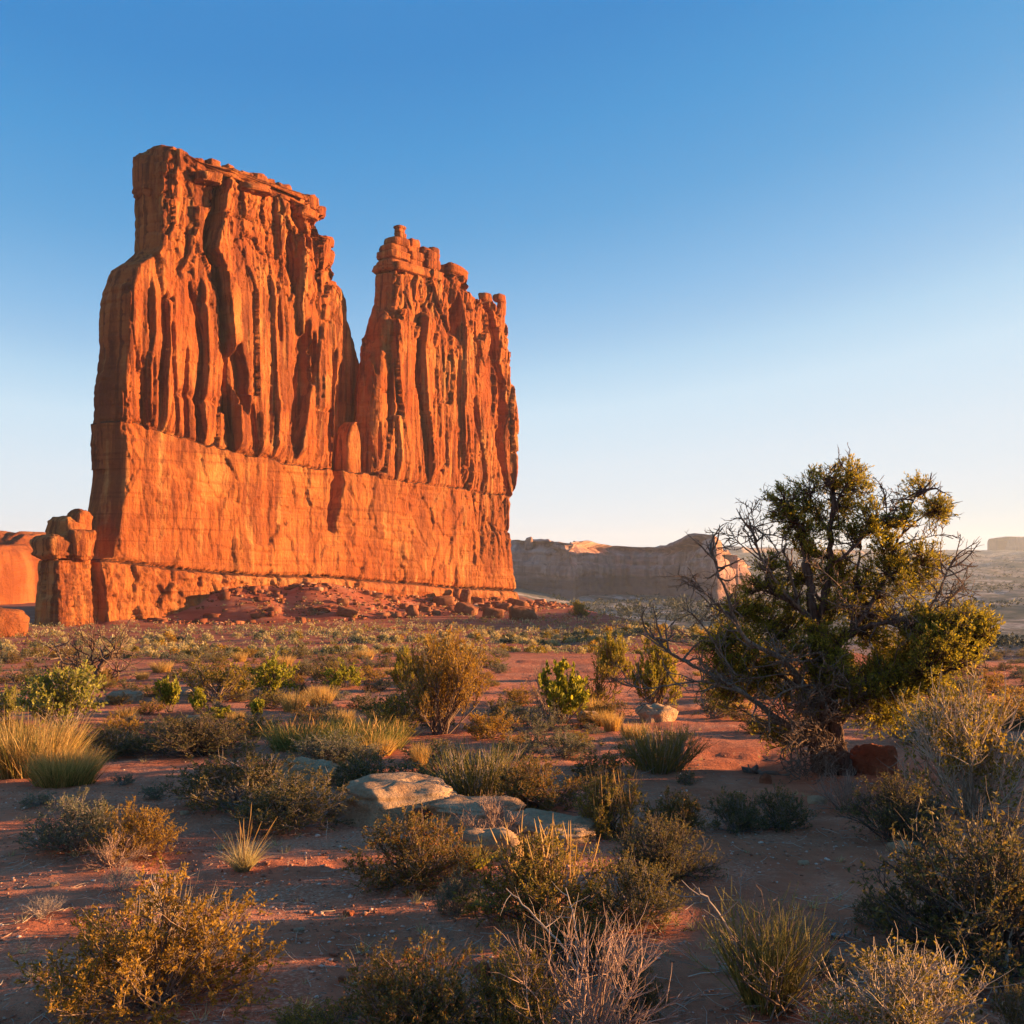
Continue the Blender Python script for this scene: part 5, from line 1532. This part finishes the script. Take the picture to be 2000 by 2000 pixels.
    # live limbs
    live = [([(830, 540, .05), (800, 430, .0), (790, 340, -.05), (740, 270, -.1), (690, 235, -.1)], .035, .008, 6),
            ([(835, 520, .05), (820, 400, .1), (840, 280, .1), (870, 190, .1)], .032, .007, 6),
            ([(960, 420, .05), (900, 330, 0), (860, 240, -.05), (850, 190, -.1)], .026, .007, 5),
            ([(965, 360, .05), (1000, 240, .0), (1050, 150, 0), (1065, 95, 0)], .028, .006, 6),
            ([(970, 300, .05), (960, 200, .1), (945, 130, .12)], .022, .006, 5),
            ([(955, 560, .05), (1010, 545, -.1), (1080, 480, -.15), (1140, 420, -.15), (1200, 385, -.15), (1225, 330, -.1)], .042, .010, 8),
            ([(1060, 920, -.1), (1080, 760, -.05), (1095, 600, .0), (1110, 490, .05)], .036, .012, 5),
            ([(1060, 910, -.1), (1150, 800, 0), (1240, 640, .05), (1270, 500, .08), (1320, 420, .1), (1345, 320, .1), (1380, 240, .1), (1420, 200, .1)], .05, .008, 10),
            ([(1320, 420, .1), (1400, 350, .15), (1470, 310, .15), (1510, 300, .15)], .018, .006, 6),
            ([(1240, 640, .05), (1330, 590, .2), (1420, 560, .25), (1470, 570, .25)], .026, .008, 6),
            ([(1050, 930, -.1), (1160, 880, -.25), (1300, 860, -.3), (1420, 850, -.3), (1530, 870, -.3)], .055, .016, 9),
            ([(1000, 1380, -.1), (1120, 1250, -.2), (1300, 1160, -.3), (1470, 1130, -.35), (1600, 1090, -.35), (1720, 1010, -.3)], .07, .012, 12),
            ([(1300, 1160, -.3), (1420, 1080, -.2), (1540, 1010, -.15), (1650, 950, -.1)], .034, .010, 9),
            ([(900, 900, 0), (800, 800, -.1), (720, 740, -.15), (650, 700, -.2), (640, 600, -.2)], .045, .012, 8),
            ([(880, 1100, .1), (760, 980, .15), (640, 880, .2), (540, 810, .2)], .045, .012, 8),
            ([(880, 1250, .1), (740, 1150, .2), (620, 1090, .25), (500, 1040, .3), (420, 980, .3)], .045, .012, 8),
            ([(980, 1200, .1), (1080, 1180, .3), (1180, 1170, .4), (1280, 1190, .45)], .045, .014, 7),
            ([(910, 760, .05), (860, 690, .2), (780, 620, .25), (750, 560, .25)], .035, .010, 6),
            ([(930, 700, .05), (1010, 640, .2), (1060, 600, .25)], .030, .010, 5)]
    for pts, a, b, tw in live:
        SK.append(limb(pts, a, b, 'limb', BARK, twigs=tw * 2, twl=0.30))
    dead = [([(930, 1330, -.05), (780, 1120, -.25), (680, 1030, -.35), (560, 970, -.45), (490, 880, -.45), (450, 760, -.45), (400, 620, -.4), (370, 540, -.4), (350, 495, -.4)], .058, .006, 16, .42),
            ([(900, 1480, -.1), (760, 1400, -.3), (640, 1310, -.45), (540, 1230, -.5), (430, 1170, -.5), (300, 1100, -.45), (180, 1040, -.4), (100, 975, -.4), (60, 940, -.4)], .065, .006, 18, .45),
            ([(520, 1220, -.5), (420, 1190, -.6), (300, 1160, -.65), (150, 1180, -.65), (20, 1195, -.6), (-90, 1160, -.6)], .026, .005, 14, .36),
            ([(480, 1130, -.45), (400, 1010, -.4), (330, 900, -.35), (260, 820, -.3)], .024, .005, 12, .36),
            ([(500, 900, -.45), (400, 790, -.5), (310, 700, -.5), (245, 640, -.5)], .022, .004, 10, .32),
            ([(880, 860, 0), (740, 730, -.2), (660, 620, -.3), (600, 520, -.3), (580, 440, -.3), (545, 385, -.3), (510, 340, -.3)], .038, .005, 14, .34),
            ([(620, 560, -.3), (540, 500, -.35), (490, 455, -.35), (460, 425, -.35)], .016, .004, 9, .25),
            ([(590, 430, -.3), (570, 360, -.3), (558, 300, -.3)], .012, .003, 7, .2),
            ([(800, 780, -.1), (760, 640, -.15), (740, 560, -.2), (720, 500, -.2)], .030, .008, 7, .22),
            ([(700, 520, -.2), (650, 440, -.25), (610, 400, -.25)], .012, .003, 6, .2),
            ([(1258, 500, .1), (1252, 380, .15), (1240, 290, .15), (1225, 195, .15)], .020, .004, 14, .24),
            ([(1248, 330, .15), (1285, 270, .15), (1300, 215, .15)], .010, .003, 7, .16),
            ([(1280, 500, .1), (1360, 460, .2), (1450, 435, .25), (1525, 420, .25)], .018, .004, 10, .24),
            ([(1300, 900, -.3), (1420, 825, -.35), (1490, 740, -.4), (1530, 650, -.4), (1560, 580, -.4), (1590, 535, -.4)], .034, .005, 15, .36),
            ([(1430, 820, -.35), (1530, 770, -.45), (1600, 710, -.45), (1650, 665, -.45)], .016, .004, 11, .30),
            ([(1000, 700, -.2), (1010, 690, -.4), (960, 640, -.5), (900, 590, -.5)], .016, .004, 9, .22),
            ([(1060, 900, -.2), (1090, 830, -.4), (1060, 780, -.5), (1000, 740, -.5)], .020, .005, 10, .26),
            ([(1180, 700, -.1), (1260, 730, -.4), (1330, 800, -.5), (1350, 880, -.5)], .014, .004, 10, .24),
            ([(930, 1050, -.2), (820, 1060, -.5), (720, 1040, -.6), (660, 980, -.6)], .028, .005, 12, .30),
            ([(940, 1200, -.2), (860, 1180, -.5), (760, 1200, -.65), (690, 1240, -.7), (650, 1320, -.7), (650, 1420, -.7)], .026, .006, 10, .26),
            ([(700, 1230, -.7), (720, 1300, -.75), (760, 1370, -.75), (800, 1450, -.75)], .014, .004, 7, .2),
            ([(950, 1260, -.2), (900, 1200, -.55), (940, 1280, -.6), (930, 1330, -.6)], .014, .004, 8, .2)]
    for pts, a, b, tw, tl in dead:
        limb(pts, a, b, 'dead_branch', DEAD, twigs=int(tw * 1.5), twl=tl, sides=6)
    # hanging tangle of roots and twigs at the foot
    for i in range(17):
        x = 740 + 17 * i + rng.normal() * 12; dy = -.25 - .35 * rng.random()
        y0 = 1400 + 60 * rng.random()
        pts = [(900 + (x - 900) * .4, y0, -.1), (x, y0 + 40, dy), (x + rng.normal() * 22, y0 + 100, dy - .05), (x + rng.normal() * 34, y0 + 150 + 50 * rng.random(), dy - .1)]
        limb(pts, .018, .005, 'root', DEAD, n=16, sides=6, twigs=7, twl=0.20)
    for i in range(26):
        x = 900 + 190 * rng.normal() * .8; y0 = 1080 + 320 * rng.random(); dy = -.1 - .5 * rng.random()
        pts = [(930, y0 + 60, -.05), ((930 + x) / 2, y0 + 10, dy * .6), (x, y0 + 30 * rng.normal(), dy), (x + (x - 930) * .35, y0 - 40 + 50 * rng.normal(), dy - .1)]
        limb(pts, .020, .005, 'dead_branch', DEAD, n=14, sides=5, twigs=9, twl=0.26)
    # crown clumps: (crop x, y, radius, depth)
    CL = [(1062, 120, 66, 0), (955, 150, 85, .1), (865, 195, 88, .0), (1105, 215, 68, .05), (705, 262, 62, -.1), (690, 330, 55, -.1), (1150, 320, 62, -.1), (1000, 230, 70, .2), (800, 290, 52, .1), (1050, 300, 55, .1), (1160, 400, 48, -.1),
          (1412, 210, 62, .1), (1500, 295, 52, .15), (1495, 345, 44, .15), (1260, 390, 42, .1), (1435, 545, 78, .25), (1440, 610, 58, .25), (1270, 545, 66, .1), (1300, 620, 70, .15), (1200, 600, 58, .1), (900, 545, 74, .05), (860, 620, 62, .2), (1010, 590, 62, .2), (820, 510, 48, .1),
          (660, 590, 52, -.2), (640, 720, 84, -.2), (545, 790, 84, .2), (740, 680, 74, .2), (560, 860, 70, .2), (690, 830, 66, .2), (1130, 690, 80, .1), (1080, 790, 62, .3), (1220, 780, 82, .2), (1240, 880, 74, .0), (1120, 850, 60, .3), (930, 870, 92, .3), (800, 860, 60, .3),
          (450, 900, 66, .3), (430, 1010, 66, .3), (600, 1060, 76, .3), (640, 1140, 62, .3), (520, 1110, 60, .35), (380, 1090, 60, .35), (440, 1180, 60, .35), (950, 1010, 60, .35),
          (1420, 870, 74, -.3), (1530, 860, 84, -.3), (1630, 865, 84, -.3), (1710, 900, 78, -.3), (1450, 950, 98, -.25), (1580, 940, 112, -.2), (1640, 910, 100, -.45), (1540, 920, 96, -.5), (1460, 900, 90, -.45), (1600, 1000, 96, -.5), (1700, 940, 84, -.5), (1500, 1000, 96, -.5), (1400, 960, 84, -.4), (1420, 1060, 90, -.4), (1320, 1040, 84, -.3), (1280, 1130, 84, -.4), (1200, 1120, 80, -.3), (1130, 1180, 76, -.3), (1200, 1260, 80, -.35), (1310, 1230, 80, -.4), (1080, 1260, 66, -.1), (1690, 970, 96, -.25), (1740, 870, 48, -.3), (1510, 1040, 98, -.2), (1620, 1040, 84, -.25), (1390, 1030, 98, .0), (1270, 1080, 98, .2), (1340, 950, 78, .1), (1240, 980, 66, .3),
          (1190, 1180, 92, .35), (1300, 1180, 90, .1), (1090, 1190, 78, .4), (1120, 1280, 74, .4), (1240, 1280, 84, .3), (1370, 1140, 80, -.1), (1420, 1230, 70, -.2), (1330, 1280, 70, -.1), (1040, 1100, 60, .4), (1160, 1380, 60, .4), (1300, 1380, 60, .2),
          (480, 960, 70, .0), (540, 1010, 66, -.1), (420, 1110, 66, .0), (500, 1190, 70, .1), (600, 1170, 66, .1), (680, 1090, 60, .1), (720, 960, 60, .2), (620, 950, 66, .1), (760, 780, 60, .0), (700, 1280, 60, .3), (360, 1200, 56, .2), (330, 1010, 56, .2), (1380, 1200, 84, -.2), (1250, 1200, 84, -.15), (1160, 1090, 76, .0), (1450, 1110, 76, -.3), (1560, 1120, 66, -.3), (1340, 1080, 80, -.2), (1190, 960, 66, .0), (1130, 930, 60, .2), (1420, 700, 60, .2), (1340, 700, 60, .1), (1240, 1360, 66, .1), (1080, 1330, 60, .3), (980, 800, 60, .2), (1050, 700, 60, .2),
          (900, 1010, 56, -.3), (980, 1080, 56, -.35), (860, 1120, 56, -.3), (930, 1180, 56, -.4), (1000, 960, 60, -.3), (880, 940, 56, -.25), (800, 1000, 60, -.2), (820, 1290, 56, -.2), (1040, 1180, 60, -.35), (930, 650, 60, -.15), (1010, 760, 62, -.2), (880, 420, 56, -.1), (1000, 400, 56, -.1), (1070, 430, 56, 0), (780, 420, 54, 0), (900, 320, 56, .0), (1340, 340, 44, .1), (1230, 470, 52, .0), (760, 360, 46, 0), (560, 700, 60, .1), (500, 820, 66, .1),
          (600, 1440, 60, .4), (700, 1460, 60, .4), (800, 1200, 58, .4), (430, 1290, 60, .4), (560, 1250, 62, .4), (1480, 1200, 56, -.25)]
    skel = np.vstack(SK)
    for i, (cx, cy, rp, dy) in enumerate(CL):
        c0 = P(cx, cy, dy + 0.12 * rng.normal())
        rad = rp / 2.576 / F_PX * (Y0 + dy) * 1.15
        # a few twigs from the nearest limb carry the clump
        near = skel[np.argmin(np.linalg.norm(skel - c0, axis=1))]
        nb = 21
        tip = c0 + nrm(rng.normal(size=(nb, 3)) + [0, 0, .3]) * rad * (0.5 + 0.65 * rng.random((nb, 1))) * [1, 1.2, 1]
        st = near + (c0 - near) * (0.25 * rng.random((nb, 1)))
        mid = (st + tip) / 2 + rng.normal(size=(nb, 3)) * rad * 0.2 + [0, 0, -0.1 * rad]
        t = np.linspace(0, 1, 6)[None, :, None]
        C = (1 - t) ** 2 * st[:, None] + 2 * t * (1 - t) * mid[:, None] + t ** 2 * tip[:, None]
        C = C + rng.normal(size=C.shape) * 0.006
        # sprays: twiglets off the carrying twigs, each clothed in scale leaves
        p1, t1, s1 = along(rng, C, 6, 0.50, 1.0)
        D1 = nrm(t1 * 0.6 + nrm(p1 - c0 + [0, 0, .4 * rad]) * 0.5 + rng.normal(size=p1.shape) * 0.55 + [0, 0, .25])
        S1 = grow(rng, p1, D1, 0.06 + 0.07 * rng.random(len(p1)), 3, 0.3, 0.16)
        S1 = S1[rng.random(len(S1)) > 0.12]
        tw = join(tubes(C, np.repeat(np.linspace(.0075, .0025, 6)[None], nb, 0), 3), tubes(S1[:, ::2], np.repeat(np.linspace(.0024, .0012, 2)[None], len(S1), 0), 3))
        pp, tt, ss = along(rng, S1, 10, 0.1, 1.05)
        od = nrm(tt * 0.85 + rng.normal(size=pp.shape) * 0.5 + [0, 0, 0.15])
        pp = pp + rng.normal(size=pp.shape) * 0.005
        lv = leaves(rng, pp, od, 0.020 + 0.028 * rng.random(len(pp)), 0.0065 + 0.007 * rng.random(len(pp)))
        oc = add_obj('foliage_clump', mesh_from('foliage_clump', *lv), ML['juni'], root)
        add_obj('twigs', mesh_from('twigs', *tw, smooth=True), BARK, oc)
build_juniper()

# the dead juniper skeleton left of the butte foot
def build_dead_tree():
    X0, Y0, Z0 = at(190, 1336)
    rng = np.random.default_rng(9)
    def P(cx, cy, dy):
        rx, rz = ray(cx / 2.76, 1230 + cy / 2.76); y = Y0 + dy
        return np.array([rx * y - X0, y - Y0, CAM[2] + rz * y - Z0])
    root = thing('dead_tree', 'bare twisted dead juniper in front of the left foot of the butte', 'dead tree', (X0, Y0, Z0))
    for j, (pts, a, b) in enumerate([([(520, 290, 0), (525, 230, 0), (545, 190, 0), (590, 150, 0), (620, 110, 0), (628, 60, 0)], .14, .02), ([(525, 235, 0), (560, 190, .1), (600, 140, .2), (660, 92, .3)], .09, .015),
                         ([(525, 240, 0), (495, 190, 0), (500, 130, 0), (485, 80, 0)], .07, .012), ([(530, 280, 0), (590, 268, -.2), (640, 240, -.3), (650, 190, -.3)], .07, .012),
                         ([(515, 285, 0), (460, 230, .2), (420, 190, .3), (390, 140, .3)], .06, .012), ([(510, 280, 0), (420, 200, .5), (330, 170, .6), (300, 90, .6), (290, 60, .6)], .06, .010)]):
        p = np.array([P(*q) for q in pts]); s = np.linspace(0, len(p) - 1, 16)
        L = np.stack([np.interp(s, np.arange(len(p)), p[:, i]) for i in range(3)], -1)[None] + rng.normal(size=(1, 16, 3)) * .02
        q, t, _ = along(rng, L, 9, .3, 1)
        T1 = grow(rng, q, nrm(t + rng.normal(size=q.shape) * .8), .35 + .5 * rng.random(9), 5, .2, .25)
        q2, t2, _ = along(rng, T1, 3, .3, 1)
        T2 = grow(rng, q2, nrm(t2 + rng.normal(size=q2.shape) * .7), .15 + .25 * rng.random(27), 4, .2, .2)
        V, Q = join(tubes(L, np.linspace(a, b, 16)[None] * .55, 7), tubes(T1, np.repeat(np.linspace(.018, .007, 5)[None], 9, 0), 4), tubes(T2, np.repeat(np.linspace(.009, .004, 4)[None], 27, 0), 3))
        add_obj('trunk' if j == 0 else 'dead_branch', mesh_from('dead_wood', V, Q, smooth=True), DEAD if j % 2 else BARK, root)
build_dead_tree()

# ------------------------------------------------------------------ scrub of the middle distance
rs = np.random.default_rng(5)
kinds = ['m_sage', 'm_dark', 'm_olive', 'm_gold', 'm_rust', 'm_sage', 'm_dark', 'palegrass']
n_fill = 0
tries = 0
taken = [(a[2], a[3], a[4]) for a in PL]
LM = [(125, 1422, 'the large leafy shrub'), (55, 1512, 'the tall straw grass'), (330, 1390, 'the narrow bright sapling'), (425, 1370, 'the olive gold bush'), (530, 1360, 'the bright green pointed bush'), (676, 1344, 'the small vivid green bush'),
      (862, 1434, 'the feathery golden shrub'), (1098, 1412, 'the tall green sapling'), (1200, 1332, 'the dark young juniper'), (1282, 1382, 'the golden green young juniper'), (1606, 1440, 'the big juniper'), (1888, 1500, 'the tall twiggy shrub'),
      (190, 1336, 'the bare dead tree'), (660, 1462, 'the grassy bank'), (788, 1348, 'the dark juniper bush'), (1288, 1500, 'the round jointed bush'), (235, 1370, 'the flat grey stone'), (385, 1476, 'the low grey twigs'), (1285, 1412, 'the pale rounded boulder'), (1968, 1412, 'the golden edge bush')]
CW = dict(m_sage='grey green', m_dark='dark', m_olive='olive', m_gold='golden', m_rust='russet tipped', palegrass='pale straw')
ORD = ['nearest', 'second', 'third', 'fourth', 'fifth', 'sixth', 'seventh', 'eighth', 'ninth', 'tenth', 'eleventh', 'twelfth', 'thirteenth', 'fourteenth', 'fifteenth']
fill = []
while n_fill < 299 and tries < 20000:
    tries += 1
    px = rs.uniform(-20, 2020); py = 1282 + 195 * rs.random() ** 1.6
    if 1330 < px < 1760 and py > 1440: continue
    if py > 1420 and rs.random() < 0.55: continue
    if vn(px / 130.0, py / 38.0, None, 88) < -0.25 + 0.3 * rs.random(): continue
    w = rs.uniform(40, 100) * (0.42 + 0.58 * (py - 1270) / 170)
    if any(abs(px - a) < (w + c) * 0.26 and abs(py - b) < 9 for a, b, c in taken): continue
    taken.append((px, py, w))
    kd = kinds[rs.integers(0, len(kinds))]
    n_fill += 1
    a, b, lm = min(LM, key=lambda l: (l[0] - px) ** 2 + 4 * (l[1] - py) ** 2)
    dx, dy = px - a, (py - b) * 2
    rel = ('left of' if dx < 0 else 'right of') if abs(dx) > abs(dy) * 1.2 else ('behind' if dy < 0 else 'in front of')
    fill.append([kd, int(rs.integers(0, 4)), px, py, w, w * rs.uniform(0.42, 0.66), lm, rel, math.hypot(dx, dy)])
seen = {}
for f in sorted(fill, key=lambda f: f[8]):
    key = (CW[f[0]], f[7], f[6]); i = seen.get(key, 0); seen[key] = i + 1
    lb = '%s %s, %s of its colour %s %s' % (CW[f[0]], 'tuft' if f[0] == 'palegrass' else 'scrub bush', ORD[min(i, 14)], f[7], f[6])
    plant(f[0], f[1], f[2], f[3], f[4], f[5], lb, group='brush belt of the middle distance')

# scrub on the red slope below the butte: the 300 that show largest as bushes of their own, the rest as one mass
def small_bush(seed, n=70, lf=1.0):
    rng = np.random.default_rng(seed)
    e = dome_dirs(rng, n, 0.0) * [0.5, 0.5, H0] * (0.55 + 0.5 * rng.random((n, 1)))
    d = nrm(e * [1, 1, 1.4] + rng.normal(size=e.shape) * 0.3)
    return leaves(rng, e - d * 0.12, d, (0.13 + 0.10 * rng.random(n)) * lf, (0.06 + 0.05 * rng.random(n)) * lf)
SB = []
for i in range(8):
    mk = ['hay', 'gold', 'sage', 'sage', 'hay', 'olive', 'sage', 'hay'][i]
    me = mesh_from('small_scrub', *small_bush(5000 + i, 230)); me.materials.append(ML[mk]); SB.append(me)
spots = np.stack([rs.uniform(-30, 1500, 32000), rs.uniform(1176, 1288, 32000)], -1)
rx, rz = ray(spots[:, 0], spots[:, 1])
# meet the ground by stepping all sight lines together
y = np.full(len(spots), 28.0); hit = np.zeros(len(spots), bool); yh = np.zeros(len(spots))
for yy in np.geomspace(40, 430, 260):
    below = (CAM[2] + rz * yy < ground_z(rx * yy, yy + 0 * rx, fine=False)) & ~hit
    yh[below] = yy; hit |= below
x_ = rx * yh
dens = fbm(x_ * 0.03, yh * 0.05, oct=3, seed=71)
ok = hit & (yh > 48) & (rs.random(len(yh)) < 0.09 + 0.30 * sst(-0.1, 0.35, dens))
u_ = (x_ - P0[0]) * FD[0] + (yh - P0[1]) * FD[1]; v_ = (x_ - P0[0]) * FN[0] + (yh - P0[1]) * FN[1]
ok &= ~((v_ < 5) & (u_ > -20)) & ~((v_ < 38) & (u_ > 0) & (u_ < 110) & (rs.random(len(yh)) < 0.8))
xs, ys = x_[ok], yh[ok]; zs = ground_z(xs, ys)
wid = (0.55 + 0.9 * rs.random(len(xs)) ** 2) * (0.45 + 1.0 * sst(50, 190, ys))
app = wid / ys
order = np.argsort(-app)

for j in order[:300]:
    m = SB[int(rs.integers(0, 8))]
    o = add_obj('slope_scrub', m, None, None, (xs[j], ys[j], zs[j] - 0.03))
    o.scale = (wid[j], wid[j], wid[j] * rs.uniform(0.7, 1.1)); o.rotation_euler = (0, 0, rs.uniform(0, 6.28))
    tag(o, 'small pale scrub bush dotted over the red slope below the butte', 'shrub', 'scrub dotted over the red slope')
rest = order[300:3800]
def scatter(name, label, cat, xs, ys, zs, wid, mats, n=16, seed=1, kind='stuff', lf=1.6):
    rng = np.random.default_rng(seed)
    V = []; Q = []; mi = []; o = 0
    base = [small_bush(seed * 31 + i, n, lf) for i in range(6)]
    for i in range(len(xs)):
        v, q = base[i % 6]
        a = rng.random() * 6.28; c, s = math.cos(a), math.sin(a)
        R2 = np.array([[c, s, 0], [-s, c, 0], [0, 0, 1]])
        V.append((v @ R2) * wid[i] * [1, 1, rng.uniform(.7, 1.1)] + [xs[i], ys[i], zs[i] - .03]); Q.append(q + o); o += len(v)
        mi.append(np.full(len(q), int(rng.integers(0, len(mats)))))
    me = mesh_from(name, np.vstack(V), np.vstack(Q))
    for m in mats: me.materials.append(m)
    me.polygons.foreach_set('material_index', np.concatenate(mi).astype(np.int32))
    ob = add_obj(name, me, None, kind=kind)
    return tag(ob, label, cat)
if len(rest):
    scatter('slope_scrub_mass', 'countless small scrub tufts covering the red slope', 'scrub', xs[rest], ys[rest], zs[rest], wid[rest], [ML['sage'], ML['hay'], ML['sage'], ML['hay'], ML['olive']], 13, 3)

# a dark round juniper on the crest right of the butte
plant('juniper', 1, 1133, 1207, 36, 30, 'dark round juniper on the crest right of the butte')

# junipers dotted over the far country
n = 6500
fx = rs.uniform(2, 29, n); fd = 600 * (4400 / 600) ** rs.random(n)
az_ = np.radians(fx); X = fd * np.sin(az_); Y = fd * np.cos(az_)
keep = fbm(X * 0.006, Y * 0.006, oct=3, seed=72) > -0.1 - 0.15 * rs.random(n)
X, Y, fd = X[keep], Y[keep], fd[keep]
scatter('far_juniper_woodland', 'dark junipers dotted over the far valley floor', 'trees', X, Y, ground_z(X, Y), 2.5 + 5.0 * rs.random(len(X)) ** 1.5, [ML['woods']], 10, 4, lf=3.0)

# ------------------------------------------------------------------ gravel of the foreground
def gravel():
    rng = np.random.default_rng(8)
    N = 27000
    px = rng.uniform(-100, 2100, N); py = 1430 + 640 * rng.random(N) ** 1.1
    rx, rz = ray(px, py)
    # the foreground is nearly an inclined plane: two fixed point steps are enough
    yv = -CAM[2] / rz
    for _ in range(6):
        yv = (ground_z(rx * yv, yv) - CAM[2]) / rz
    xv = rx * yv
    patch = fbm(xv * 0.62, yv * 0.62, oct=3, seed=73)
    ok = (rng.random(N) < 0.14 + 0.75 * sst(-0.12, 0.25, patch)) & (yv > 3) & (yv < 26)
    xv, yv = xv[ok], yv[ok]; zv = ground_z(xv, yv); n = len(xv)
    sz = 0.0045 + 0.013 * rng.random(n) ** 3 + 0.014 * (rng.random(n) > 0.985)
    ico = np.array([[0, 0, 1], [.9, 0, .3], [.28, .85, .3], [-.72, .53, .3], [-.72, -.53, .3], [.28, -.85, .3], [.5, .4, -.5], [-.6, 0, -.5], [.5, -.4, -.5]])
    F = np.array([[0, 1, 2], [0, 2, 3], [0, 3, 4], [0, 4, 5], [0, 5, 1], [1, 6, 2], [2, 6, 7], [2, 7, 3], [3, 7, 4], [4, 7, 8], [4, 8, 5], [5, 8, 1], [1, 8, 6]])
    V = ico[None] * (1 + 0.35 * rng.normal(size=(n, 9, 1)).clip(-1, 1) * .6) * np.stack([sz, sz * rng.uniform(.6, 1.2, n), sz * rng.uniform(.35, .8, n)], -1)[:, None]
    a = rng.random(n) * 6.28; c, s = np.cos(a)[:, None], np.sin(a)[:, None]
    V = np.stack([V[..., 0] * c - V[..., 1] * s, V[..., 0] * s + V[..., 1] * c, V[..., 2]], -1) + np.stack([xv, yv, zv + sz * 0.1], -1)[:, None]
    T = (F[None] + (np.arange(n) * 9)[:, None, None]).reshape(-1, 3)
    t = NT('gravel_chips')
    cc = t.ramp(t.n('NewGeometry').outputs['Random Per Island'], [(0, (0.22, 0.085, 0.048)), (.55, (0.38, 0.19, 0.12)), (.85, (0.50, 0.32, 0.23)), (1, (0.64, 0.50, 0.40))])
    o = add_obj('gravel', mesh_from('gravel', V.reshape(-1, 3), None, T), t.finish(cc, .9, spec=.1), kind='stuff')
    tag(o, 'loose gravel chips scattered over the red soil', 'gravel')
gravel()

# dead twigs, straw and little dry sprigs lying about on the soil
def litter():
    rng = np.random.default_rng(18)
    N = 5200
    px = rng.uniform(-100, 2100, N); py = 1420 + 640 * rng.random(N) ** 1.2
    rx, rz = ray(px, py); yv = -CAM[2] / rz
    for _ in range(6):
        yv = (ground_z(rx * yv, yv) - CAM[2]) / rz
    xv = rx * yv
    near = np.min(np.stack([((xv - o.location.x) ** 2 + (yv - o.location.y) ** 2) / (0.8 * o.scale.x) ** 2 for o in COL.objects if o.name.startswith(('desert_shrub', 'bare_shrub', 'joint_shrub')) and o.location.y < 22]), 0)
    ok = (yv > 3) & (yv < 24) & (rng.random(N) < 0.12 + 0.88 * np.exp(-near * 0.9))
    xv, yv = xv[ok], yv[ok]; zv = ground_z(xv, yv); n = len(xv)
    a = rng.random(n) * 6.28
    st = np.stack([xv, yv, zv + 0.004], -1)
    d = nrm(np.stack([np.cos(a), np.sin(a), 0.05 + 0.12 * rng.random(n)], -1))
    P = grow(rng, st, d, 0.05 + 0.16 * rng.random(n) ** 2, 4, 0.0, 0.18)
    P[:, :, 2] = np.maximum(P[:, :, 2], zv[:, None] + 0.002)
    V, Q = tubes(P, np.repeat(np.linspace(1, .5, 4)[None], n, 0) * (0.0014 + 0.0016 * rng.random((n, 1))), 3)
    tag(add_obj('twig_litter', mesh_from('twig_litter', V, Q), MS['pale'], kind='stuff'), 'dead twigs and straw lying about on the red soil', 'litter')
    k = rng.random(n) < 0.10
    g = gen_grass(6001, 14, 0.2, 1.2, 0.02, 3, .4)
    W = []; F = []; o_ = 0
    for x, y, z, s in zip(xv[k], yv[k], zv[k], 0.05 + 0.09 * rng.random(int(k.sum()))):
        t_ = rng.random() * 6.28; c, sn = math.cos(t_), math.sin(t_)
        W.append((g[0] @ np.array([[c, sn, 0], [-sn, c, 0], [0, 0, 1]])) * s + [x, y, z]); F.append(g[1] + o_); o_ += len(g[0])
    tag(add_obj('dry_sprigs', mesh_from('dry_sprigs', np.vstack(W), np.vstack(F)), ML['hay'], kind='stuff'), 'tiny dry grass sprigs scattered on the red soil', 'grass')
litter()

# ------------------------------------------------------------------ the evening air
hz = NT('evening_air')
pv = hz.n('ShaderNodeVolumePrincipled'.replace('ShaderNode', ''))
pv.inputs['Color'].default_value = (0.80, 0.88, 1.0, 1)
pv.inputs['Density'].default_value = 0.000062
pv.inputs['Anisotropy'].default_value = 0.2
hz.l(pv.outputs[0], hz.out.inputs['Volume'])
b0, b1, zlo, zhi = -7450.0, 7450.0, -90.0, 140.0
hv = np.array([[x, y, z] for z in (zlo, zhi) for y in (b0, b1) for x in (b0, b1)])
hq = np.array([[0, 2, 3, 1], [4, 5, 7, 6], [0, 1, 5, 4], [2, 6, 7, 3], [0, 4, 6, 2], [1, 3, 7, 5]])
tag(add_obj('haze', mesh_from('haze', hv, hq), hz.m, kind='stuff'), 'thin pale evening haze filling the air', 'haze')
